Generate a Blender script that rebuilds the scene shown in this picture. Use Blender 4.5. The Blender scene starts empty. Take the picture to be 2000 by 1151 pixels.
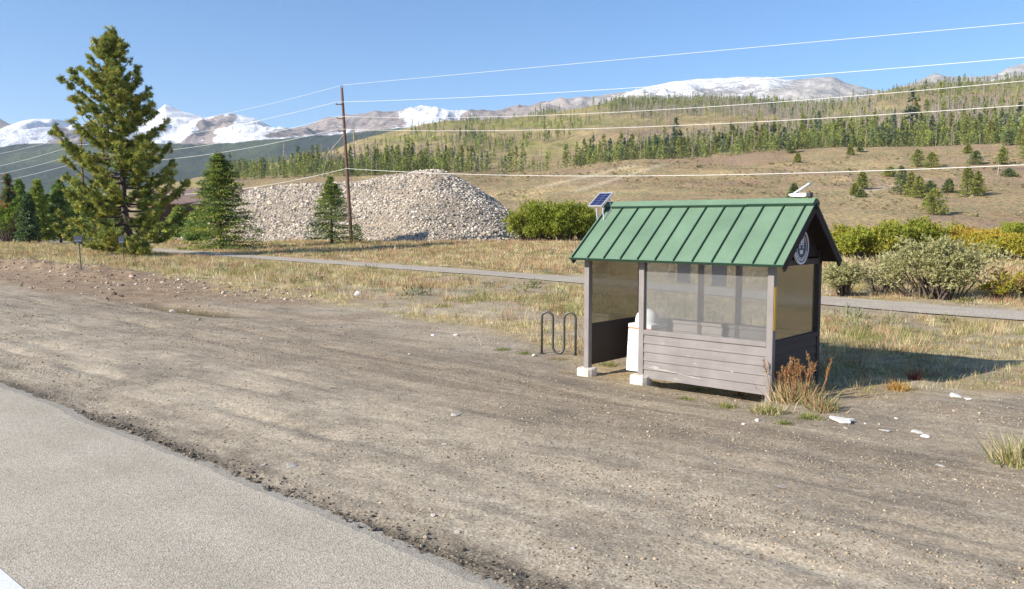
import bpy, math, random
import numpy as np
from mathutils import Vector, Matrix

sc = bpy.context.scene
# ------------------------------------------------------------------ camera, sky, sun, exposure
F, PITCH, H = 1638.0, 0.0861, 2.6          # focal length in px of a 2000 px wide frame, pitch down, eye height
cd = bpy.data.cameras.new('camera')
cd.sensor_width = 36.0
cd.lens = F / 2000 * 36
cd.clip_start, cd.clip_end = 0.1, 40000
cam = bpy.data.objects.new('camera', cd)
sc.collection.objects.link(cam)
cam.location = (0, 0, H)
cam.rotation_euler = (math.pi / 2 - PITCH, 0, 0)
sc.camera = cam

SUN_EL = math.radians(29)
SUN_AZ = math.atan2(-0.89, -0.455)          # clockwise from +Y
world = bpy.data.worlds.new('World')
sc.world = world
world.use_nodes = True
wn = world.node_tree
sky = wn.nodes.new('ShaderNodeTexSky')
sky.sky_type = 'NISHITA'
sky.sun_disc = False
sky.sun_elevation = SUN_EL
sky.sun_rotation = SUN_AZ % (2 * math.pi)
sky.altitude = 2800
sky.air_density = 1.0
sky.dust_density = 0.9
sky.ozone_density = 2.6
bgn = wn.nodes['Background']
bgn.inputs['Strength'].default_value = 0.115
hsv = wn.nodes.new('ShaderNodeHueSaturation')
hsv.inputs['Saturation'].default_value = 1.15
wn.links.new(sky.outputs[0], hsv.inputs['Color'])
wn.links.new(hsv.outputs[0], bgn.inputs['Color'])

sl = bpy.data.lights.new('sun', 'SUN')
sl.energy = 5.0
sl.angle = math.radians(0.53)
sl.color = (1.0, 0.93, 0.82)
sun = bpy.data.objects.new('sun', sl)
sc.collection.objects.link(sun)
to_sun = Vector((math.sin(SUN_AZ) * math.cos(SUN_EL), math.cos(SUN_AZ) * math.cos(SUN_EL), math.sin(SUN_EL)))
sun.rotation_euler = to_sun.to_track_quat('Z', 'Y').to_euler()
sun.location = (-30, -15, 30)

sc.view_settings.view_transform = 'Standard'
sc.view_settings.look = 'None'
sc.view_settings.exposure = 0.80
sc.view_settings.gamma = 1
sc.render.engine = 'CYCLES'
sc.cycles.use_denoising = True
sc.cycles.max_bounces = 6
sc.cycles.transparent_max_bounces = 16
sc.cycles.volume_bounces = 0

# ------------------------------------------------------------------ helpers
rng = np.random.default_rng(7)
random.seed(7)
COL = sc.collection


def lin(r, g, b, k=1.0):
    f = lambda c: ((c / 255) / 12.92 if c / 255 <= 0.04045 else (((c / 255) + 0.055) / 1.055) ** 2.4) * k
    return (f(r), f(g), f(b))


def tag(o, label=None, cat=None, group=None, kind=None):
    if label: o['label'] = label
    if cat: o['category'] = cat
    if group: o['group'] = group
    if kind: o['kind'] = kind
    return o


def thing(name, label, cat, loc=(0, 0, 0), rz=0.0, group=None):
    o = bpy.data.objects.new(name, None)
    COL.objects.link(o)
    o.empty_display_size = 0.2
    o.location = loc
    o.rotation_euler = (0, 0, rz)
    return tag(o, label, cat, group)


def link(name, me, parent=None, loc=None, rot=None):
    o = bpy.data.objects.new(name, me)
    COL.objects.link(o)
    if parent is not None: o.parent = parent
    if loc is not None: o.location = loc
    if rot is not None: o.rotation_euler = rot
    return o


def mesh_np(name, V, faces, mats=(), mi=None, col=None, smooth=False, attrs=None):
    """faces: list of (n,3) or (n,4) int arrays"""
    me = bpy.data.meshes.new(name)
    V = np.ascontiguousarray(V, dtype=np.float32)
    faces = [np.asarray(f, dtype=np.int32) for f in faces if len(f)]
    tot = np.concatenate([np.full(len(f), f.shape[1], np.int32) for f in faces])
    idx = np.concatenate([f.ravel() for f in faces]).astype(np.int32)
    st = np.concatenate([[0], np.cumsum(tot)[:-1]]).astype(np.int32)
    me.vertices.add(len(V)); me.vertices.foreach_set('co', V.ravel())
    me.loops.add(len(idx)); me.loops.foreach_set('vertex_index', idx)
    me.polygons.add(len(tot)); me.polygons.foreach_set('loop_start', st)
    for m in mats: me.materials.append(m)
    if mi is not None: me.polygons.foreach_set('material_index', np.asarray(mi, np.int32))
    me.polygons.foreach_set('use_smooth', np.full(len(tot), smooth, dtype=bool))
    me.update(calc_edges=True)
    if col is not None:
        a = me.color_attributes.new('Col', 'FLOAT_COLOR', 'POINT')
        c = np.ones((len(V), 4), np.float32); c[:, :3] = col
        a.data.foreach_set('color', c.ravel())
    for k, arr in (attrs or {}).items():
        a = me.color_attributes.new(k, 'FLOAT_COLOR', 'POINT')
        c = np.ones((len(V), 4), np.float32); c[:, :arr.shape[1]] = arr
        a.data.foreach_set('color', c.ravel())
    return me


class MB:
    """collects plain solids into ONE mesh"""
    def __init__(s): s.V, s.F, s.n = [], {3: [], 4: []}, 0
    def add(s, V, Fs):
        V = np.asarray(V, float)
        for f in Fs: s.F[len(f)].append([i + s.n for i in f])
        s.V.append(V); s.n += len(V)
        return s
    def box(s, x0, x1, y0, y1, z0, z1):
        V = [(x0, y0, z0), (x1, y0, z0), (x1, y1, z0), (x0, y1, z0), (x0, y0, z1), (x1, y0, z1), (x1, y1, z1), (x0, y1, z1)]
        return s.add(V, [(0, 3, 2, 1), (4, 5, 6, 7), (0, 1, 5, 4), (1, 2, 6, 5), (2, 3, 7, 6), (3, 0, 4, 7)])
    def obox(s, c, ax, ay, az):
        c, ax, ay, az = (np.asarray(v, float) for v in (c, ax, ay, az))
        V = [c - ax - ay - az, c + ax - ay - az, c + ax + ay - az, c - ax + ay - az, c - ax - ay + az, c + ax - ay + az, c + ax + ay + az, c - ax + ay + az]
        return s.add(V, [(0, 3, 2, 1), (4, 5, 6, 7), (0, 1, 5, 4), (1, 2, 6, 5), (2, 3, 7, 6), (3, 0, 4, 7)])
    def prism(s, poly, d):
        """poly: list of 3d points (convex, planar), extruded by d"""
        P = np.asarray(poly, float); n = len(P); Q = P + np.asarray(d, float)
        c0, c1 = P.mean(0), Q.mean(0)
        V = list(P) + list(Q) + [c0, c1]
        Fs = []
        for i in range(n):
            j = (i + 1) % n
            Fs += [(i, j, n + j, n + i), (j, i, 2 * n), (n + i, n + j, 2 * n + 1)]
        return s.add(V, Fs)
    def tube(s, pts, r, k=8, cap=True):
        P = np.asarray(pts, float); n = len(P)
        R = np.broadcast_to(np.asarray(r, float), (n,))
        T = np.gradient(P, axis=0); T /= np.linalg.norm(T, axis=1)[:, None] + 1e-9
        up = np.array([0, 0, 1.0]) if abs(T[0][2]) < 0.9 else np.array([1.0, 0, 0])
        a = np.cross(T[0], up); a /= np.linalg.norm(a)
        V = []
        for i in range(n):
            a = a - T[i] * (a @ T[i]); a /= np.linalg.norm(a) + 1e-9
            b = np.cross(T[i], a)
            for j in range(k):
                th = 2 * math.pi * j / k
                V.append(P[i] + R[i] * (math.cos(th) * a + math.sin(th) * b))
        Fs = []
        for i in range(n - 1):
            for j in range(k):
                j2 = (j + 1) % k
                Fs.append((i * k + j, i * k + j2, (i + 1) * k + j2, (i + 1) * k + j))
        if cap:
            V += [P[0], P[-1]]
            for j in range(k):
                j2 = (j + 1) % k
                Fs += [(j2, j, n * k), ((n - 1) * k + j, (n - 1) * k + j2, n * k + 1)]
        return s.add(V, Fs)
    def lathe(s, prof, k=24, c=(0, 0, 0)):
        V, Fs = [], []
        for r, z in prof:
            for j in range(k):
                th = 2 * math.pi * j / k
                V.append((c[0] + r * math.cos(th), c[1] + r * math.sin(th), c[2] + z))
        for i in range(len(prof) - 1):
            for j in range(k):
                j2 = (j + 1) % k
                Fs.append((i * k + j, i * k + j2, (i + 1) * k + j2, (i + 1) * k + j))
        return s.add(V, Fs)
    def mesh(s, name, mat, smooth=False):
        V = np.concatenate(s.V)
        return mesh_np(name, V, [np.array(f) for f in s.F.values() if f], [mat], smooth=smooth)
    def build(s, name, mat, parent=None, bevel=0.0, smooth=False, loc=None):
        o = link(name, s.mesh(name, mat, smooth), parent, loc)
        if bevel:
            m = o.modifiers.new('bevel', 'BEVEL'); m.width = bevel; m.segments = 2; m.limit_method = 'ANGLE'
        return o


def hash2(ix, iy, seed):
    n = (ix.astype(np.int64) * 374761393 + iy.astype(np.int64) * 668265263 + seed * 974711) & 0x7fffffff
    n = ((n ^ (n >> 13)) * 1274126177) & 0x7fffffff
    return ((n ^ (n >> 16)) & 0xffff) / 65535.0


def vnoise(x, y, seed=0):
    x = np.asarray(x, float); y = np.asarray(y, float)
    ix, iy = np.floor(x), np.floor(y); fx, fy = x - ix, y - iy
    fx = fx * fx * (3 - 2 * fx); fy = fy * fy * (3 - 2 * fy)
    a, b = hash2(ix, iy, seed), hash2(ix + 1, iy, seed)
    c, d = hash2(ix, iy + 1, seed), hash2(ix + 1, iy + 1, seed)
    return (a + (b - a) * fx) * (1 - fy) + (c + (d - c) * fx) * fy      # 0..1


def fbm(x, y, seed=0, oct=4, ridged=False):
    t, a, tot = 0, 1.0, 0
    for o in range(oct):
        v = vnoise(np.asarray(x) * 2 ** o + 17.3 * o, np.asarray(y) * 2 ** o - 9.1 * o, seed + o)
        if ridged: v = 1 - np.abs(2 * v - 1)
        t = t + a * v; tot += a; a *= 0.5
    return t / tot


def sstep(a, b, x):
    t = np.clip((np.asarray(x, float) - a) / (b - a), 0, 1)
    return t * t * (3 - 2 * t)


CP, SP = math.cos(PITCH), math.sin(PITCH)


def at(u, v, Y):
    """world point seen at pixel (u,v) of the 2000 px frame at forward distance Y"""
    z = H + Y * np.tan(np.arctan((575.5 - np.asarray(v, float)) / F) - PITCH)
    zc = Y * CP - (z - H) * SP
    return np.array([(np.asarray(u, float) - 1000) / F * zc, Y + 0 * z, z])


def G0(u, v, z=0.0):
    x = (u - 1000) / F; y = -(v - 575.5) / F
    d = np.array([x, CP + y * SP, -SP + y * CP]); t = (z - H) / d[2]
    return np.array([d[0] * t, d[1] * t])


ROAD_DIR = np.array([0.73354, -0.67965]); ROAD_N = np.array([0.67965, 0.73354]); ROAD_C = 4.2256


def st(x, y):
    return ROAD_N[0] * x + ROAD_N[1] * y - ROAD_C, ROAD_DIR[0] * x + ROAD_DIR[1] * y


def xy(s, t):
    return np.array([ROAD_N[0] * (s + ROAD_C) + ROAD_DIR[0] * t, ROAD_N[1] * (s + ROAD_C) + ROAD_DIR[1] * t])


SH_O = np.array([3.8021, 12.2182, 0.0]); SH_YAW = -0.7272
# bike path centre line, in road coordinates (t -> s)
_pp = np.array([st(*p) for p in [(12.7, 24.5), (3.15, 37.3), (-4.9, 46.8), (-26.5, 70.5), (-66, 118)]])
_o = np.argsort(_pp[:, 1])
PT, PS = _pp[_o, 1], _pp[_o, 0]


def path_s(t):
    t = np.asarray(t, float)
    r = np.interp(t, PT, PS)
    return r + np.where(t > PT[-1], (t - PT[-1]) * -0.05, 0) + np.where(t < PT[0], (PT[0] - t) * 0.1, 0)


def gz(x, y):
    """height of the ground sheet"""
    x = np.asarray(x, float); y = np.asarray(y, float)
    s, t = st(x, y)
    r = np.hypot(x, y)
    z = 0.55 * sstep(36, 50, s)
    wild = sstep(9, 14, s) * (1 - sstep(120, 200, r))
    dp = np.abs(s - path_s(t))
    z = z + wild * sstep(1.8, 3.5, dp) * ((fbm(x / 4.5, y / 4.5, 3, 4) - 0.5) * 0.30)
    tsig = np.where(t > -46, 7.0, 30.0)
    z = z + 0.40 * np.exp(-((s - 12.4) / 1.5) ** 2 - ((t + 46) / tsig) ** 2) * (0.2 + 1.6 * fbm(x / 1.1, y / 1.1, 11, 5) ** 1.3)
    z = z - 0.26 * np.exp(-((s - 7.6 - 0.03 * (t + 24.3)) / 0.5) ** 2 - ((t + 24.3) / 2.6) ** 2)
    z = z + 0.07 * np.exp(-((s - 8.6) / 1.2) ** 2 - ((t + 2.2) / 2.4) ** 2) * (0.5 + fbm(x / .6, y / .6, 23, 3))
    dirt = sstep(0.02, 0.3, s) * (1 - sstep(60, 120, r))
    z = z + dirt * ((fbm(x / 0.7, y / 0.7, 5, 4) - 0.5) * 0.035 + (fbm(t / 2.5, s / 0.45, 8, 3) - 0.5) * 0.035)
    cs, sn = math.cos(SH_YAW), math.sin(SH_YAW)
    lx, ly = cs * (x - SH_O[0]) + sn * (y - SH_O[1]), -sn * (x - SH_O[0]) + cs * (y - SH_O[1])
    z = z - 0.055 * sstep(-4.6, -3.4, lx) * sstep(.5, -.3, lx) * sstep(-1.6, -.3, ly) * sstep(2.6, 1.7, ly) - 0.09 * sstep(-2.3, -1.9, lx) * sstep(.05, -.15, lx) * sstep(-.12, .1, ly) * sstep(1.7, 1.5, ly)
    for (s0, sl, dp_) in ((1.5, .012, .014), (3.2, .012, .014), (4.4, -.035, .018), (6.1, -.035, .016), (2.3, .05, .010)):
        z = z - dp_ * np.exp(-((s - s0 - sl * (t + 12) - .25 * np.sin(t * .12 + s0)) / .13) ** 2) * dirt * 2.4 * sstep(.42, .66, fbm(t / 2.4, s * 0 + s0, 71, 3))
    edge = np.exp(-((s - 0.12) / 0.22) ** 2)
    z = z + edge * (fbm(x / 0.12, y / 0.12, 31, 2) - 0.45) * 0.045
    return np.where(s < -0.35, -0.03, z)


def ground_at(u, v):
    z = 0.0
    for _ in range(8):
        p = G0(u, v, z); z = 0.5 * z + 0.5 * float(gz(p[0], p[1]))
    return np.array([p[0], p[1], z])


# ------------------------------------------------------------------ materials
def newmat(name):
    m = bpy.data.materials.new(name); m.use_nodes = True
    nt = m.node_tree
    b = nt.nodes['Principled BSDF']
    return m, nt, b


def N(nt, kind, **kw):
    n = nt.nodes.new(kind)
    for k, v in kw.items():
        if k in n.inputs: n.inputs[k].default_value = v
        else: setattr(n, k, v)
    return n


def noise(nt, vec, scale, detail=4, rough=0.55):
    n = N(nt, 'ShaderNodeTexNoise', Scale=scale, Detail=detail, Roughness=rough)
    if vec is not None: nt.links.new(vec, n.inputs['Vector'])
    return n.outputs['Fac']


def ramp(nt, fac, stops):
    r = N(nt, 'ShaderNodeValToRGB')
    els = r.color_ramp.elements
    while len(els) < len(stops): els.new(0.5)
    for e, (p, c) in zip(els, stops):
        e.position = p
        e.color = (*c, 1) if len(c) == 3 else c
    nt.links.new(fac, r.inputs['Fac'])
    return r.outputs['Color']


def mixc(nt, fac, a, b, mode='MIX'):
    n = nt.nodes.new('ShaderNodeMix'); n.data_type = 'RGBA'; n.blend_type = mode
    for v, i in ((fac, 0), (a, 6), (b, 7)):
        if hasattr(v, 'is_linked'): nt.links.new(v, n.inputs[i])
        elif i == 0: n.inputs[0].default_value = v
        else: n.inputs[i].default_value = (*v, 1)
    return n.outputs[2]


def math_(nt, op, a, b=None, clamp=False):
    n = nt.nodes.new('ShaderNodeMath'); n.operation = op; n.use_clamp = clamp
    for v, i in ((a, 0), (b, 1)):
        if v is None: continue
        if hasattr(v, 'is_linked'): nt.links.new(v, n.inputs[i])
        else: n.inputs[i].default_value = v
    return n.outputs[0]


def bump(nt, bsdf, h, strength=0.3, dist=0.01):
    b = N(nt, 'ShaderNodeBump', Strength=strength, Distance=dist)
    nt.links.new(h, b.inputs['Height']); nt.links.new(b.outputs[0], bsdf.inputs['Normal'])


def objco(nt, scale=(1, 1, 1), rz=0.0):
    t = nt.nodes.new('ShaderNodeTexCoord'); m = nt.nodes.new('ShaderNodeMapping')
    m.inputs['Scale'].default_value = scale; m.inputs['Rotation'].default_value = (0, 0, rz)
    nt.links.new(t.outputs['Object'], m.inputs[0])
    return m.outputs[0]


def worldco(nt, scale=(1, 1, 1), rz=0.0):
    t = nt.nodes.new('ShaderNodeNewGeometry'); r = nt.nodes.new('ShaderNodeMapping'); m = nt.nodes.new('ShaderNodeMapping')
    r.inputs['Rotation'].default_value = (0, 0, rz)
    m.inputs['Scale'].default_value = scale
    nt.links.new(t.outputs['Position'], r.inputs[0]); nt.links.new(r.outputs[0], m.inputs[0])
    return m.outputs[0]


ROAD_ANG = -math.atan2(ROAD_DIR[1], ROAD_DIR[0])


def paint(name, c, rough=0.6, var=0.15, scale=6.0, metal=0.0, grain=None, bstr=0.15, wear=None):
    """painted or plain surface with cloudy variation, fine grain and optional pale wear"""
    m, nt, b = newmat(name)
    co = objco(nt)
    f = noise(nt, co, scale, 6)
    dark = tuple(x * (1 - var) for x in c); light = tuple(min(1, x * (1 + var)) for x in c)
    colr = ramp(nt, f, [(0.3, dark), (0.7, light)])
    g = noise(nt, objco(nt, grain) if grain else co, 40 if not grain else 1.0, 5)
    colr = mixc(nt, 0.25, colr, ramp(nt, g, [(0.3, tuple(x * .6 for x in c)), (0.7, tuple(min(1, x * 1.3) for x in c))]))
    if wear is not None:
        w = ramp(nt, noise(nt, objco(nt, (1.2, 1.2, 5)), 3.0, 6, 0.7), [(0.62, (0, 0, 0)), (0.74, (1, 1, 1))])
        colr = mixc(nt, math_(nt, 'MULTIPLY', w, 0.5), colr, wear)
    nt.links.new(colr, b.inputs['Base Color'])
    b.inputs['Roughness'].default_value = rough; b.inputs['Metallic'].default_value = metal
    bump(nt, b, g, bstr, 0.004)
    return m


def leafmat(name, trans=0.25, hue=0.03, rough=0.7):
    """foliage: colour from the per-leaf attribute, slight change from plant to plant"""
    m, nt, b = newmat(name)
    a = N(nt, 'ShaderNodeAttribute', attribute_name='Col')
    oi = nt.nodes.new('ShaderNodeObjectInfo')
    hs = nt.nodes.new('ShaderNodeHueSaturation')
    nt.links.new(a.outputs['Color'], hs.inputs['Color'])
    nt.links.new(math_(nt, 'ADD', math_(nt, 'MULTIPLY', oi.outputs['Random'], hue * 2), 0.5 - hue), hs.inputs['Hue'])
    nt.links.new(math_(nt, 'ADD', math_(nt, 'MULTIPLY', oi.outputs['Random'], 0.4 if hue else 0), 0.8 if hue else 1.0), hs.inputs['Value'])
    b.inputs['Roughness'].default_value = rough
    b.inputs['Specular IOR Level'].default_value = 0.25
    nt.links.new(hs.outputs[0], b.inputs['Base Color'])
    tr = nt.nodes.new('ShaderNodeBsdfTranslucent')
    nt.links.new(hs.outputs[0], tr.inputs['Color'])
    mx = nt.nodes.new('ShaderNodeMixShader'); mx.inputs[0].default_value = trans
    nt.links.new(b.outputs[0], mx.inputs[1]); nt.links.new(tr.outputs[0], mx.inputs[2])
    nt.links.new(mx.outputs[0], nt.nodes['Material Output'].inputs['Surface'])
    return m


M_BARK = paint('bark', (0.10, 0.075, 0.06), 0.9, 0.35, 5, grain=(30, 30, 4), bstr=0.6)
M_DEADWOOD = paint('dead_wood', (0.30, 0.27, 0.24), 0.9, 0.3, 2)
M_NEEDLE = leafmat('needles', 0.30, 0.0)
M_FOREST = leafmat('forest_needles', 0.15, 0.015)
M_LEAF = leafmat('leaves', 0.35, 0.0)
M_GRASS = leafmat('grass_blades', 0.35, 0.0, 0.8)
M_STONEW = paint('pale_stone', (0.66, 0.63, 0.58), 0.85, 0.12, 9)
M_STONEG = paint('grey_stone', (0.42, 0.38, 0.33), 0.9, 0.2, 9)


# ground sheet material: zones come from a per-vertex attribute (R grass, G dark gravel, B crumbled edge)
def ground_material():
    m, nt, b = newmat('ground_soil')
    z = N(nt, 'ShaderNodeAttribute', attribute_name='zone')
    sep = nt.nodes.new('ShaderNodeSeparateColor'); nt.links.new(z.outputs['Color'], sep.inputs[0])
    w = worldco(nt)
    streak = noise(nt, worldco(nt, (0.22, 1.7, 1), ROAD_ANG), 1.0, 6, 0.6)
    streak2 = noise(nt, worldco(nt, (0.5, 5.0, 1), ROAD_ANG - 0.12), 1.0, 5, 0.6)
    patch = noise(nt, w, 0.35, 5)
    fine = noise(nt, w, 38.0, 3, 0.7)
    vor = N(nt, 'ShaderNodeTexVoronoi', Scale=55.0); nt.links.new(w, vor.inputs['Vector'])
    vor2 = N(nt, 'ShaderNodeTexVoronoi', Scale=24.0); nt.links.new(w, vor2.inputs['Vector'])
    tan = ramp(nt, streak2, [(0.25, lin(165, 152, 133)), (0.55, lin(182, 169, 149)), (0.75, lin(194, 183, 164))])
    grv = ramp(nt, streak2, [(0.3, lin(132, 119, 102)), (0.7, lin(156, 142, 124))])
    gf = math_(nt, 'ADD', sep.outputs[1], math_(nt, 'MULTIPLY', math_(nt, 'SUBTRACT', streak, 0.5), 1.3), True)
    base = mixc(nt, gf, tan, grv)
    blot = ramp(nt, noise(nt, worldco(nt, (0.55, 0.9, 1), ROAD_ANG), 1.1, 7, 0.68), [(0.50, (0, 0, 0)), (0.68, (1, 1, 1))])
    base = mixc(nt, math_(nt, 'MULTIPLY', blot, 0.68), base, lin(108, 100, 90))
    bigp = ramp(nt, noise(nt, w, 0.42, 6, 0.62), [(0.46, (0, 0, 0)), (0.62, (1, 1, 1))])
    base = mixc(nt, math_(nt, 'MULTIPLY', bigp, 0.42), base, lin(118, 109, 97))
    trk = ramp(nt, noise(nt, worldco(nt, (0.06, 3.2, 1), ROAD_ANG + 0.05), 1.0, 3, 0.5), [(0.54, (0, 0, 0)), (0.66, (1, 1, 1))])
    base = mixc(nt, math_(nt, 'MULTIPLY', trk, 0.35), base, lin(184, 170, 148))
    red = ramp(nt, patch, [(0.45, (0, 0, 0)), (0.65, (1, 1, 1))])
    soil = mixc(nt, red, lin(164, 148, 114), lin(150, 118, 92))
    grn = ramp(nt, noise(nt, w, 0.22, 4), [(0.5, (0, 0, 0)), (0.64, (1, 1, 1))])
    soil = mixc(nt, math_(nt, 'MULTIPLY', grn, 0.45), soil, lin(122, 124, 70))
    soil = mixc(nt, ramp(nt, noise(nt, w, 3.0, 5, 0.7), [(0.4, (0, 0, 0)), (0.7, (1, 1, 1))]), soil, lin(186, 170, 134))
    z2 = N(nt, 'ShaderNodeAttribute', attribute_name='zone2')
    sep2 = nt.nodes.new('ShaderNodeSeparateColor'); nt.links.new(z2.outputs['Color'], sep2.inputs[0])
    base = mixc(nt, sep2.outputs[0], base, ramp(nt, noise(nt, w, 1.4, 6, 0.7), [(0.3, lin(112, 94, 76)), (0.5, lin(146, 124, 101)), (0.7, lin(168, 149, 125))]))
    base = mixc(nt, sep.outputs[0], base, soil)
    base = mixc(nt, sep2.outputs[1], base, lin(74, 68, 42))  # dark olive soil of the hollow, with its shade put into the colour
    base = mixc(nt, sep.outputs[2], base, ramp(nt, fine, [(0.3, lin(70, 64, 56)), (0.7, lin(132, 122, 106))]))
    # little stones: each cell its own grey
    cell = ramp(nt, vor.outputs['Color'], [(0.0, (0.62, 0.62, 0.62)), (0.6, (1.0, 1.0, 1.0)), (0.9, (1.35, 1.33, 1.3))])
    base = mixc(nt, 0.55, base, cell, 'MULTIPLY')
    base = mixc(nt, 0.75, base, ramp(nt, fine, [(0.25, (0.5, 0.5, 0.5)), (0.75, (1.42, 1.41, 1.39))]), 'MULTIPLY')
    base = mixc(nt, 0.55, base, ramp(nt, noise(nt, w, 11.0, 3, 0.75), [(0.3, (0.55, 0.55, 0.55)), (0.7, (1.4, 1.4, 1.38))]), 'MULTIPLY')
    base = mixc(nt, 0.4, base, ramp(nt, noise(nt, w, 2.6, 5, 0.7), [(0.3, (0.68, 0.67, 0.66)), (0.7, (1.28, 1.28, 1.27))]), 'MULTIPLY')
    nt.links.new(base, b.inputs['Base Color'])
    b.inputs['Roughness'].default_value = 0.95; b.inputs['Specular IOR Level'].default_value = 0.15
    hsum = math_(nt, 'ADD', math_(nt, 'MULTIPLY', vor2.outputs['Distance'], -0.8), fine)
    bump(nt, b, hsum, 0.4, 0.015)
    return m


def asphalt_material(name, dark, light, sc_=1.0):
    m, nt, b = newmat(name)
    w = worldco(nt)
    v = N(nt, 'ShaderNodeTexVoronoi', Scale=70.0 * sc_); nt.links.new(w, v.inputs['Vector'])
    big = noise(nt, w, 0.9, 5)
    c = ramp(nt, v.outputs['Color'], [(0.05, tuple(x * 0.68 for x in dark)), (0.3, dark), (0.7, light), (0.95, tuple(min(1, x * 1.12) for x in light))])
    c = mixc(nt, 0.4, c, ramp(nt, noise(nt, w, 26 * sc_, 4, 0.75), [(0.3, (0.55, 0.55, 0.55)), (0.7, (1.3, 1.29, 1.27))]), 'MULTIPLY')
    c = mixc(nt, 1.0, c, ramp(nt, big, [(0.3, (0.9, 0.89, 0.87)), (0.7, (1.06, 1.06, 1.06))]), 'MULTIPLY')
    c = mixc(nt, 1.0, c, ramp(nt, noise(nt, worldco(nt, (0.12, 1.2, 1), ROAD_ANG), 1.0, 4), [(0.35, (0.9, 0.9, 0.89)), (0.65, (1.04, 1.04, 1.03))]), 'MULTIPLY')
    nt.links.new(c, b.inputs['Base Color'])
    b.inputs['Roughness'].default_value = 0.9; b.inputs['Specular IOR Level'].default_value = 0.2
    bump(nt, b, v.outputs['Distance'], 0.5, 0.008)
    return m


M_GROUND = ground_material()
M_ROAD = asphalt_material('road_asphalt', lin(172, 163, 148), lin(188, 179, 164))
M_PATH = asphalt_material('path_asphalt', lin(166, 156, 142), lin(192, 182, 168), 0.6)

# ------------------------------------------------------------------ ground sheet
az_in = np.radians(np.linspace(-37, 37, 640))
az_l = np.radians(np.linspace(-180, -37, 60)[:-1]); az_r = np.radians(np.linspace(37, 180, 60)[1:])
AZ = np.concatenate([az_l, az_in, az_r])
RR = np.concatenate([[0.5, 2.5], np.geomspace(4.2, 230, 430), np.geomspace(300, 12500, 12)])
ra, aa = np.meshgrid(RR, AZ, indexing='ij')
gx, gy = ra * np.sin(aa), ra * np.cos(aa)
gzv = gz(gx, gy)
gs, gt = st(gx, gy)


def grass_edge(t):
    return np.interp(t, [-120, -60, -50, -45, -38, -31, -29, -25, -16, -13, -10.5, -8.8, -6.0, -4.6, -3.8, 0, 6, 40],
                     [14, 13.5, 12.9, 13.2, 13.0, 12.3, 11.4, 11.2, 10.4, 9.9, 8.8, 7.6, 7.3, 8.0, 9.4, 9.6, 8.9, 8.5])


n1 = fbm(gx / 2.2, gy / 2.2, 41, 4) - 0.5
n2 = fbm(gt / 6, gs / 1.5, 43, 4) - 0.5
grassy = sstep(-0.7, 1.0, gs - grass_edge(gt) + n1 * 3.0)
grassy = np.maximum(grassy, 0.0 * np.exp(-((gs - 7.6 - 0.03 * (gt + 24.3)) / 0.45) ** 2 - ((gt + 24.3) / 2.4) ** 2))
bare = sstep(0.52, 0.62, fbm(gx / 3.5, gy / 3.5, 77, 4)) * (1 - sstep(24, 32, gs)) * sstep(-40, -20, gt)
grassy = grassy * (1 - 0.7 * bare)
dark = np.interp(gs, [0.2, 1.0, 2.5, 4.2, 5.5, 7.0, 8.0, 9.5], [0.25, 0.08, 0.12, 0.55, 0.85, 0.8, 0.45, 0.25])
dark = np.clip(dark * np.interp(gt, [-60, -32, -20, -10, 5], [0.35, 0.6, 0.95, 1.0, 0.9]) + n2 * 0.9, 0, 1)
edgez = np.clip(np.exp(-((gs - 0.05 + n1 * 0.45) / 0.17) ** 2) * .95 + 0.5 * sstep(.5, .7, fbm(gt / .8, gs / .3, 13, 3)) * np.exp(-((gs - .45) / .4) ** 2), 0, 1)
nr, na = ra.shape
I = np.arange(nr * na).reshape(nr, na)
J = np.concatenate([I, I[:, :1]], 1)
quads = np.stack([J[:-1, :-1], J[:-1, 1:], J[1:, 1:], J[1:, :-1]], -1).reshape(-1, 4)
V = np.stack([gx, gy, gzv], -1).reshape(-1, 3)
Vc = np.vstack([V, [0, 0, gzv[0].mean()]])
fan = np.stack([np.full(na, nr * na), J[0, 1:], J[0, :-1]], -1)
zone = np.stack([grassy, dark, edgez], -1).reshape(-1, 3)
zone = np.vstack([zone, [0, 0, 0]])
redz = np.clip(sstep(6.0, 8.0, gs + n1 * 2) * sstep(-20, -30, gt + n2 * 6) * (1 - sstep(14, 17, gs)), 0, 1) * .85 + .35 * sstep(.5, .64, fbm(gx / 2.5, gy / 2.5, 83, 4)) * sstep(7, 9, gs)
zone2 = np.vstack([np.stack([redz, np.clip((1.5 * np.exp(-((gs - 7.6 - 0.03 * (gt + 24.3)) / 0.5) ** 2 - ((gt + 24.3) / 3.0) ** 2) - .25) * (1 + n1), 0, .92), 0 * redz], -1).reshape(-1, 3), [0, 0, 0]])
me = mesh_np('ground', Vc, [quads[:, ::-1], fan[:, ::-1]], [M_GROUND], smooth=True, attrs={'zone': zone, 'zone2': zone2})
tag(link('ground', me), kind='structure')

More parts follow.
